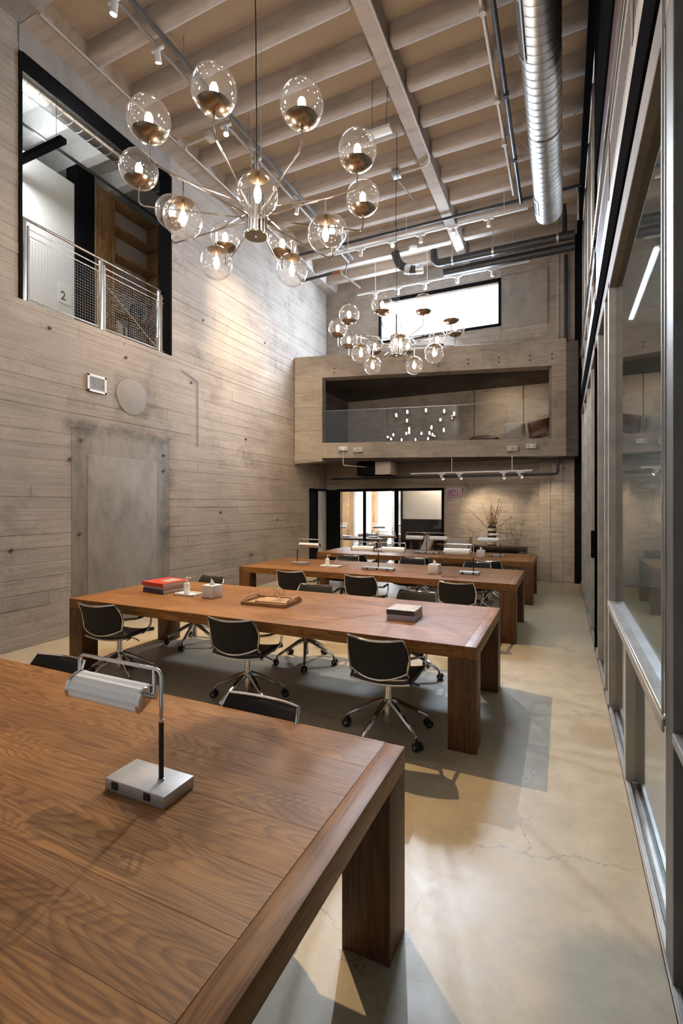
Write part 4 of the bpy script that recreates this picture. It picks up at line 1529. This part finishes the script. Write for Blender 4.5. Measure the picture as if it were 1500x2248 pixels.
MB().cyl((-4.80, 10.38, 7.25), (-4.45, 10.75, 6.98), .026, n=10).build('brace_arm', 'steel_light', sp_)
MB().cyl((-4.72, 10.42, 7.2), (-4.5, 10.2, 7.5), .014, n=8).build('brace_arm', 'black_pipe', sp_)
pipe('conduit', 'conduit', [(-5.60, 3.66, 7.53), (-5.60, 5.9, 7.53)], .014, 'slim painted conduit along the left edge beam', 'conduit')
c5 = pipe('conduit', 'conduit', [(-5.05, 5.98, 7.52), (-5.58, 5.98, 7.52), (-5.58, 10.3, 7.52)], .018, 'painted conduit with junction box bending at left ceiling edge', 'conduit', .12)
box(-5.08, -4.98, 5.90, 6.06, 7.46, 7.56).build('junction_box', 'conduit', c5, bevel=.006)
c6 = pipe('conduit', 'conduit', [(-2.0, 3.7, 7.49), (-2.0, 7.85, 7.49), (-2.1, 8.0, 7.49), (-2.6, 8.0, 7.49)], .018, 'painted conduit following the spine to the second chandelier', 'conduit', .12)
box(-2.70, -2.56, 7.93, 8.07, 7.45, 7.54).build('junction_box', 'steel_light', c6, bevel=.006)
pipe('bracket_bar', 'steel_light', [(-2.63, 8.09, 7.44), (-2.42, 8.35, 7.20)], .014, 'small metal bracket below the second chandelier junction box', 'bracket')
vp = pipe('standpipe', 'black_pipe', [(.03, 10.62, 7.21), (.03, 10.62, 7.84)], .045, 'black upright pipe with red cap right of the duct end', 'pipe')
MB().lathe([(.06, 7.80), (.06, 7.92)], (.03, 10.62, 0), 12).build('red_cap', 'sign_red', vp)
vp['label'] = 'black upright pipe with red cap beside duct end'
for (x, y, z0, z1, r_, lab) in ((-.10, 11.86, 5.27, 7.4, .014, 'thin upright conduit right of plain wall panel'), (.06, 11.80, 5.3, 7.3, .04, 'dark upright pipe at the right corner of end wall')):
    pipe('wall_conduit', 'conduit' if r_ < .02 else 'black_pipe', [(x, y, z0), (x, y, z1)], r_, lab, 'conduit')
pipe('conduit', 'steel_light', [(.0, 9.7, 7.50), (.25, 9.7, 7.50), (.25, 9.7, 6.9)], .015, 'small bent conduit near the right ceiling corner', 'conduit')

# hanging white panel, smoke detector
hp = empty('hanging_panel', (-2.35, 6.39, 6.98), 0, 'white rectangular box hanging on a wire below the spine', 'panel')
box(-.17, .17, -.07, .07, 0, .05).build('panel_body', 'white_paint', hp, bevel=.005)
MB().cyl((.1, -.03, .05), (.16, -.10, ZR - 6.98), .004, n=6).build('hanging_wire', 'black_rubber', hp)
MB().cyl((-.1, -.03, .05), (-.1, -.03, ZC - 6.98), .004, n=6).build('hanging_wire', 'black_rubber', hp)
tag(MB().lathe([(.02, 0), (.085, .015), (.09, .05), (.09, .07)], (-3.05, 10.45, 7.44), 20).build('smoke_detector', 'white_paint'), 'white round detector beside the flexible duct', 'detector')

# ================================================================== WALL FITTINGS
vg = empty('wall_vent', (XL + .008, 4.69, 3.435), 0, 'white square vent grille on the left concrete wall', 'vent')
for (a, b, c_, d_) in ((-.15, .15, .09, .12), (-.15, .15, -.12, -.09), (-.15, -.12, -.12, .12), (.12, .15, -.12, .12)):
    box(0, .018, a, b, c_, d_).build('vent_frame', 'white_paint', vg, bevel=.002, seg=1)
box(-.005, .002, -.12, .12, -.09, .09).build('vent_back', 'grille_dark', vg)
for i in range(9):
    z = -.08 + i * .02
    MB().add([(.002, -.12, z + .008), (.002, .12, z + .008), (.015, .12, z - .004), (.015, -.12, z - .004)], [(0, 1, 2, 3)]).build('vent_slat', 'white_paint', vg, fix=False)


def on_face(u, z, w_, h_, d_):
    """box standing on the balcony face at distance u"""
    p = PL + ub * u
    m_ = MB()
    vv = []
    for dd in (-.006, d_):
        for (a, b) in ((-w_ / 2, -h_ / 2), (w_ / 2, -h_ / 2), (w_ / 2, h_ / 2), (-w_ / 2, h_ / 2)):
            vv.append(p + ub * a + nb * dd + VZ * (z + b))
    return m_.add(vv, [(0, 1, 2, 3), (4, 7, 6, 5), (0, 4, 5, 1), (1, 5, 6, 2), (2, 6, 7, 3), (3, 7, 4, 0)])


for (u, nm, lab) in ((1.22, 'emergency_light', 'white twin-lens emergency light at left of balcony face'), (5.42, 'emergency_light', 'white twin-lens emergency light at right of balcony face')):
    z = 3.075 if u < 3 else 3.02
    o = empty(nm, (0, 0, 0), 0, lab, 'emergency light', 'emergency lights')
    on_face(u, z, .21, .095, .055).build('housing', 'white_paint', o, bevel=.008)
    for s_ in (-.065, .065):
        p = PL + ub * (u + s_) + VZ * z
        MB().cyl(p + nb * .05, p + nb * .062, .034, n=16).build('lens', 'steel_light', o)
for (u, lab) in ((1.58, 'grey box with dot beside left emergency light'), (5.03, 'grey box with dot beside right emergency light')):
    z = 3.04 if u < 3 else 2.98
    o = empty('alarm_box', (0, 0, 0), 0, lab, 'alarm box', 'grey alarm boxes')
    on_face(u, z, .23, .12, .05).build('housing', 'conduit', o, bevel=.006)
    p = PL + ub * u + VZ * z
    MB().cyl(p + nb * .045, p + nb * .053, .014, n=10).build('dot', 'grille_dark', o)
q = PL + ub * 1.22 + nb * .02
pipe('conduit', 'conduit', [tuple(q + VZ * 3.02), tuple(q + VZ * 2.68), tuple(q + ub * .55 - nb * .5 + VZ * 2.66)], .012, 'thin conduit dropping from the left emergency light', 'conduit', .05)

# EXIT sign
ex = empty('exit_sign', (-2.43, YB - .05, 2.04), 0, 'lilac EXIT sign on the end wall beside the doorway', 'sign')
box(-.185, .185, 0, .03, -.10, .10).build('sign_plate', 'sign_plate', ex, bevel=.004)
box(-.165, .165, -.003, .002, -.08, .08).build('sign_face', 'sign_back', ex)


def text(s, size, mat, parent, loc, rot, ext=.002):
    cu = bpy.data.curves.new('lettering', 'FONT')
    cu.body = s
    cu.size = size
    cu.extrude = ext
    cu.align_x = 'CENTER'
    cu.align_y = 'CENTER'
    cu.offset = .002
    cu.materials.append(MATS[mat])
    t_ = bpy.data.objects.new('lettering_curve', cu)
    me = bpy.data.meshes.new_from_object(t_)
    bpy.data.objects.remove(t_)
    o = bpy.data.objects.new('lettering', me)
    COL.objects.link(o)
    o.parent = parent
    o.location = loc
    o.rotation_euler = rot
    return o


text('EXIT', .165, 'sign_plate', ex, (0, -.005, -.002), (R(90), 0, 0))

# under-balcony: track, heads, pipe, box duct
bar('lighting_track', 'white_paint', (-3.27, 11.0, 2.475), (-.585, 11.0, 2.475), .04, .03, 'white track under the balcony', 'lighting track')
for i, (x, t, w_) in enumerate(((-2.53, (-2.0, 11.9, 1.25), 8), (-2.12, (-1.55, 11.95, 1.35), 36), (-1.17, (-1.1, 11.95, 1.1), 9), (-.84, (.0, 11.9, 1.4), 20))):
    p = (x, 11.0, 2.385)
    e = track_head(p, t, ('first', 'second', 'third', 'fourth')[i] + ' small spotlight from the left on the track under the balcony', 'spotlights under the balcony', True, size=.85)
    spot('balcony_track_beam', e, t, w_, 75, .9, SOFT, .02)
for (x, z0) in ((-2.3, 2.49), (-1.0, 2.49)):
    MB().cyl((x, 11.0, z0), (x, 11.0, 2.8), .008, n=6).build('track_hanger', 'white_paint', [o for o in bpy.data.objects if o.name.startswith('lighting_track')][-1])
pipe('sprinkler_pipe', 'black_pipe', [(-5.6, 11.55, 2.42), (-.1, 11.55, 2.42), (-.1, 11.55, 2.78)], .03, 'black pipe crossing under the balcony above the doorway')
bx_ = empty('box_duct', (-4.1, 11.15, 2.46), 0, 'dark metal box duct under the balcony at left', 'duct')
box(-.5, .35, -.25, .25, 0, .33).build('duct_body', 'black_paint', bx_, bevel=.005)
box(-.02, .36, -.26, .24, .01, .33).build('duct_end', 'conduit', bx_, bevel=.005)

# balcony glass balustrade and what lies behind it
gl = empty('glass_balustrade', (0, 0, 0), 0, 'frameless glass balustrade in the balcony opening', 'balustrade')
for (a, b) in ((OU0 + .02, 2.25), (2.27, 3.85), (3.87, OU1 - .02)):
    pts = [(a, 3.14), (b, 3.14), (b, 4.02), (a, 4.02)]
    slabpoly('glass_pane', 'clear_glass', pts, .16, .172, gl, 0)
    slabpoly('bright_edge', 'steel_light', [(a, 4.02), (b, 4.02), (b, 4.026), (a, 4.026)], .16, .172, gl, 0)
bn = empty('window_seat', (-1.2, 12.3, 3.03), 0, 'pale low seat behind the balcony glass', 'bench')
box(-2.6, 1.05, -.35, .5, 0, .212).build('seat_base', 'cream_fabric', bn, bevel=.01)


def cushion(name, c, s, rot_, mat, label):
    m_ = MB()
    n_ = 10
    for sgn in (1, -1):
        m_.grid(lambda u, v: ((u - .5) * s[0], (v - .5) * s[1] * (1 if True else 0), sgn * s[2] / 2 * (max(0, 1 - (2 * u - 1) ** 4) * max(0, 1 - (2 * v - 1) ** 4)) ** .5), n_, n_)
    o = m_.build(name, mat)
    o.location = c
    o.rotation_euler = rot_
    return tag(o, label, 'cushion', 'cushions behind the balcony glass')


cushion('cushion', (-1.75, 12.25, 3.345), (.70, .55, .20), (0, 0, 0), 'brown_leather', 'flat brown cushion behind the balcony glass')
cushion('cushion', (-1.06, 12.2, 3.50), (.50, .50, .18), (R(66), R(0), R(8)), 'cream_fabric', 'pale cushion leaning between the two brown ones')
cushion('cushion', (-.50, 12.2, 3.52), (.50, .50, .18), (R(66), R(-12), R(-8)), 'brown_leather', 'tilted brown cushion at right behind the balcony glass')
spot('alcove_lamp', (-1.4, 12.4, 4.82), (-1.2, 13.3, 3.4), 20, 140, .9, SOFT, .05)

# ================================================================== MEZZANINE
rl = empty('railing', (0, 0, 0), 0, 'steel railing with wire mesh panels in the high opening', 'railing')
rx = -6.06
for y in (3.76, 4.855, 5.95):
    box(rx - .022, rx + .022, y - .02, y + .02, 4.22, 5.27).build('post', 'steel_light', rl, bevel=.003)
    box(rx - .015, rx + .015, y + .045, y + .062, 4.22, 5.22).build('post', 'steel_gray', rl)
MB().tube([(rx, 3.68, 5.29), (rx, 6.06, 5.29)], .018, 10).build('handrail', 'nickel', rl)
MB().tube([(rx, 3.68, 5.185), (rx, 6.06, 5.185)], .008, 8).build('rail', 'steel_light', rl)
MB().tube([(rx, 3.68, 5.10), (rx, 6.06, 5.10)], .008, 8).build('rail', 'steel_light', rl)
MB().tube([(rx, 3.68, 4.30), (rx, 6.06, 4.30)], .008, 8).build('rail', 'steel_light', rl)
for (ya, yb) in ((3.83, 4.80), (4.93, 5.90)):
    m = MB()
    for i in range(1, 25):
        yy = ya + (yb - ya) * i / 25
        m.cyl((rx, yy, 4.32), (rx, yy, 5.09), .0014, n=3, caps=False)
    for i in range(1, 20):
        zz = 4.32 + .77 * i / 20
        m.cyl((rx, ya, zz), (rx, yb, zz), .0014, n=3, caps=False)
    m.build('wire_mesh', 'conduit_gray', rl)['kind'] = 'stuff'
    m = MB()
    m.tube([(rx, ya, 4.31), (rx, yb, 4.31), (rx, yb, 5.10), (rx, ya, 5.10)], .008, 6, closed=True)
    m.build('mesh_frame', 'steel_gray', rl)
MB().tube(fillet([(rx + .04, 5.83, 4.95), (rx + .11, 5.80, 4.95), (rx + .11, 5.80, 4.42), (rx + .04, 5.83, 4.42)], .05), .014, 8).build('grab_handle', 'chrome', rl)
MB().cyl((rx, 4.93, 4.95), (rx, 5.88, 4.34), .006, n=6).build('brace_rod', 'steel_light', rl)

cs = empty('bookcase', (-7.72, 6.68, 4.22), 0, 'tall wooden bookcase in the mezzanine room', 'bookcase')
for (a, b) in ((-.73, -.69), (-.36, -.32), (.70, .74)):
    box(-.16, .16, a, b, 0, 3.25).build('side_panel', 'case_wood', cs, bevel=.003)
box(-.16, -.13, -.72, .73, 0, 3.25).build('back_panel', 'cream_fabric', cs)
part_label(box(-.12, .15, -.69, -.36, 0, 3.25).build('door_panel', 'case_wood', cs, bevel=.003), 'plain upright wooden panel')
for z in (.06, .62, 1.15, 1.68, 2.20, 2.70, 3.20):
    box(-.14, .155, -.32, .70, z, z + .035).build('shelf', 'case_wood', cs, bevel=.002)
rnd = random.Random(9)
for (z, ya, n_) in ((4.22 + .0955, 6.42, 7), (4.22 + .6555, 6.45, 5), (4.22 + 1.1855, 6.9, 3)):
    y = ya
    for i in range(n_):
        th = rnd.uniform(.025, .05)
        h_ = rnd.uniform(.22, .32)
        o = box(-.11, .11, 0, th, 0, h_).build('shelf_book', rnd.choice(['paper', 'dark_cover', 'gray_cover', 'navy_cover', 'white_paint']), None, bevel=.002, seg=1)
        o.location = (-7.68, y, z)
        shelf = 'bottom' if z < 4.5 else 'second' if z < 5.2 else 'third'
        tag(o, '%s upright book from left on the %s shelf of the mezzanine bookcase' % (('first', 'second', 'third', 'fourth', 'fifth', 'sixth', 'seventh')[i], shelf), 'book', 'books on the %s mezzanine shelf' % shelf)
        y += th + .004

sg = empty('number_sign', (-7.612, 5.40, 5.29), 0, 'white sign with numeral 2 on the mezzanine wall', 'sign')
box(-.004, .004, -.12, .12, -.16, .16).build('sign_plate', 'white_ceramic', sg)
text('2', .20, 'print_black', sg, (.006, -.03, -.05), (R(90), 0, R(90)), .001)
md = empty('mezzanine_duct', (-6.70, 0, 7.54), 0, 'spiral duct along the top of the high opening', 'duct')
MB().cyl((0, 2.3, 0), (0, 7.2, 0), .13, n=28).build('duct_tube', 'galvanised', md)
y = 3.7
while y < 6.6:
    MB().tube([(.1315 * math.cos(2 * PI * i / 20), y + .12 * i / 20, .1315 * math.sin(2 * PI * i / 20)) for i in range(21)], .003, 4).build('spiral_seam', 'galv_seam', md)
    y += .17
for (x, y_, lab) in ((-7.05, 4.45, 'black linear pendant light in the mezzanine room'),):
    pd = empty('linear_pendant', (x, y_, 6.78), R(0), lab, 'pendant light')
    box(-.75, .75, -.05, .05, 0, .07).build('pendant_body', 'black_paint', pd, bevel=.004)
    box(-.72, .72, -.04, .04, .070, .076).build('uplight_lens', 'tube_glow', pd)
    for sx in (-.6, .6):
        MB().cyl((sx, 0, .07), (sx, 0, 1.17), .003, n=5).build('hanging_wire', 'black_rubber', pd)
    area('pendant_uplight', (x, y_, 6.87), (x, y_, 8), 8, 1.4, .08, (.95, .98, 1.0))
    area('pendant_downlight', (x, y_, 6.775), (x, y_, 4), 22, 1.4, .08, (.95, .98, 1.0))
pipe('sprinkler_pipe', 'black_pipe', [(-6.75, 2.4, 6.98), (-6.75, 7.4, 6.98)], .022, 'thin black pipe crossing the mezzanine opening')
pl = empty('mezzanine_plant', (-6.2, 4.05, 4.22), 0, 'small spiky green plant at the foot of the railing', 'plant')
MB().lathe([(.03, 0), (.045, .07)], n=14).build('pot', 'dark_tray', pl)
for k in range(7):
    a = 2 * PI * k / 7
    MB().add([(.01 * math.cos(a + 1.5), .01 * math.sin(a + 1.5), .07), (-.01 * math.cos(a + 1.5), -.01 * math.sin(a + 1.5), .07), (.10 * math.cos(a), .10 * math.sin(a), .15)], [(0, 1, 2)]).build('leaf', 'plant_green', pl, fix=False)

# ================================================================== PASSAGE LAMP BEYOND GLASS
tl = empty('linear_lamp', (1.0, 7.9, 4.78), 0, 'bright linear lamp in the passage behind the glass', 'lamp')
box(-.03, .03, -1.25, 1.25, 0, .42).build('lamp_housing', 'white_paint', tl)
box(-.02, .02, -1.2, 1.2, -.012, 0).build('lamp_lens', 'tube_glow', tl)
area('linear_lamp_light', (1.0, 7.9, 4.76), (1.0, 7.9, 0), 35, .07, 2.4, COOL)
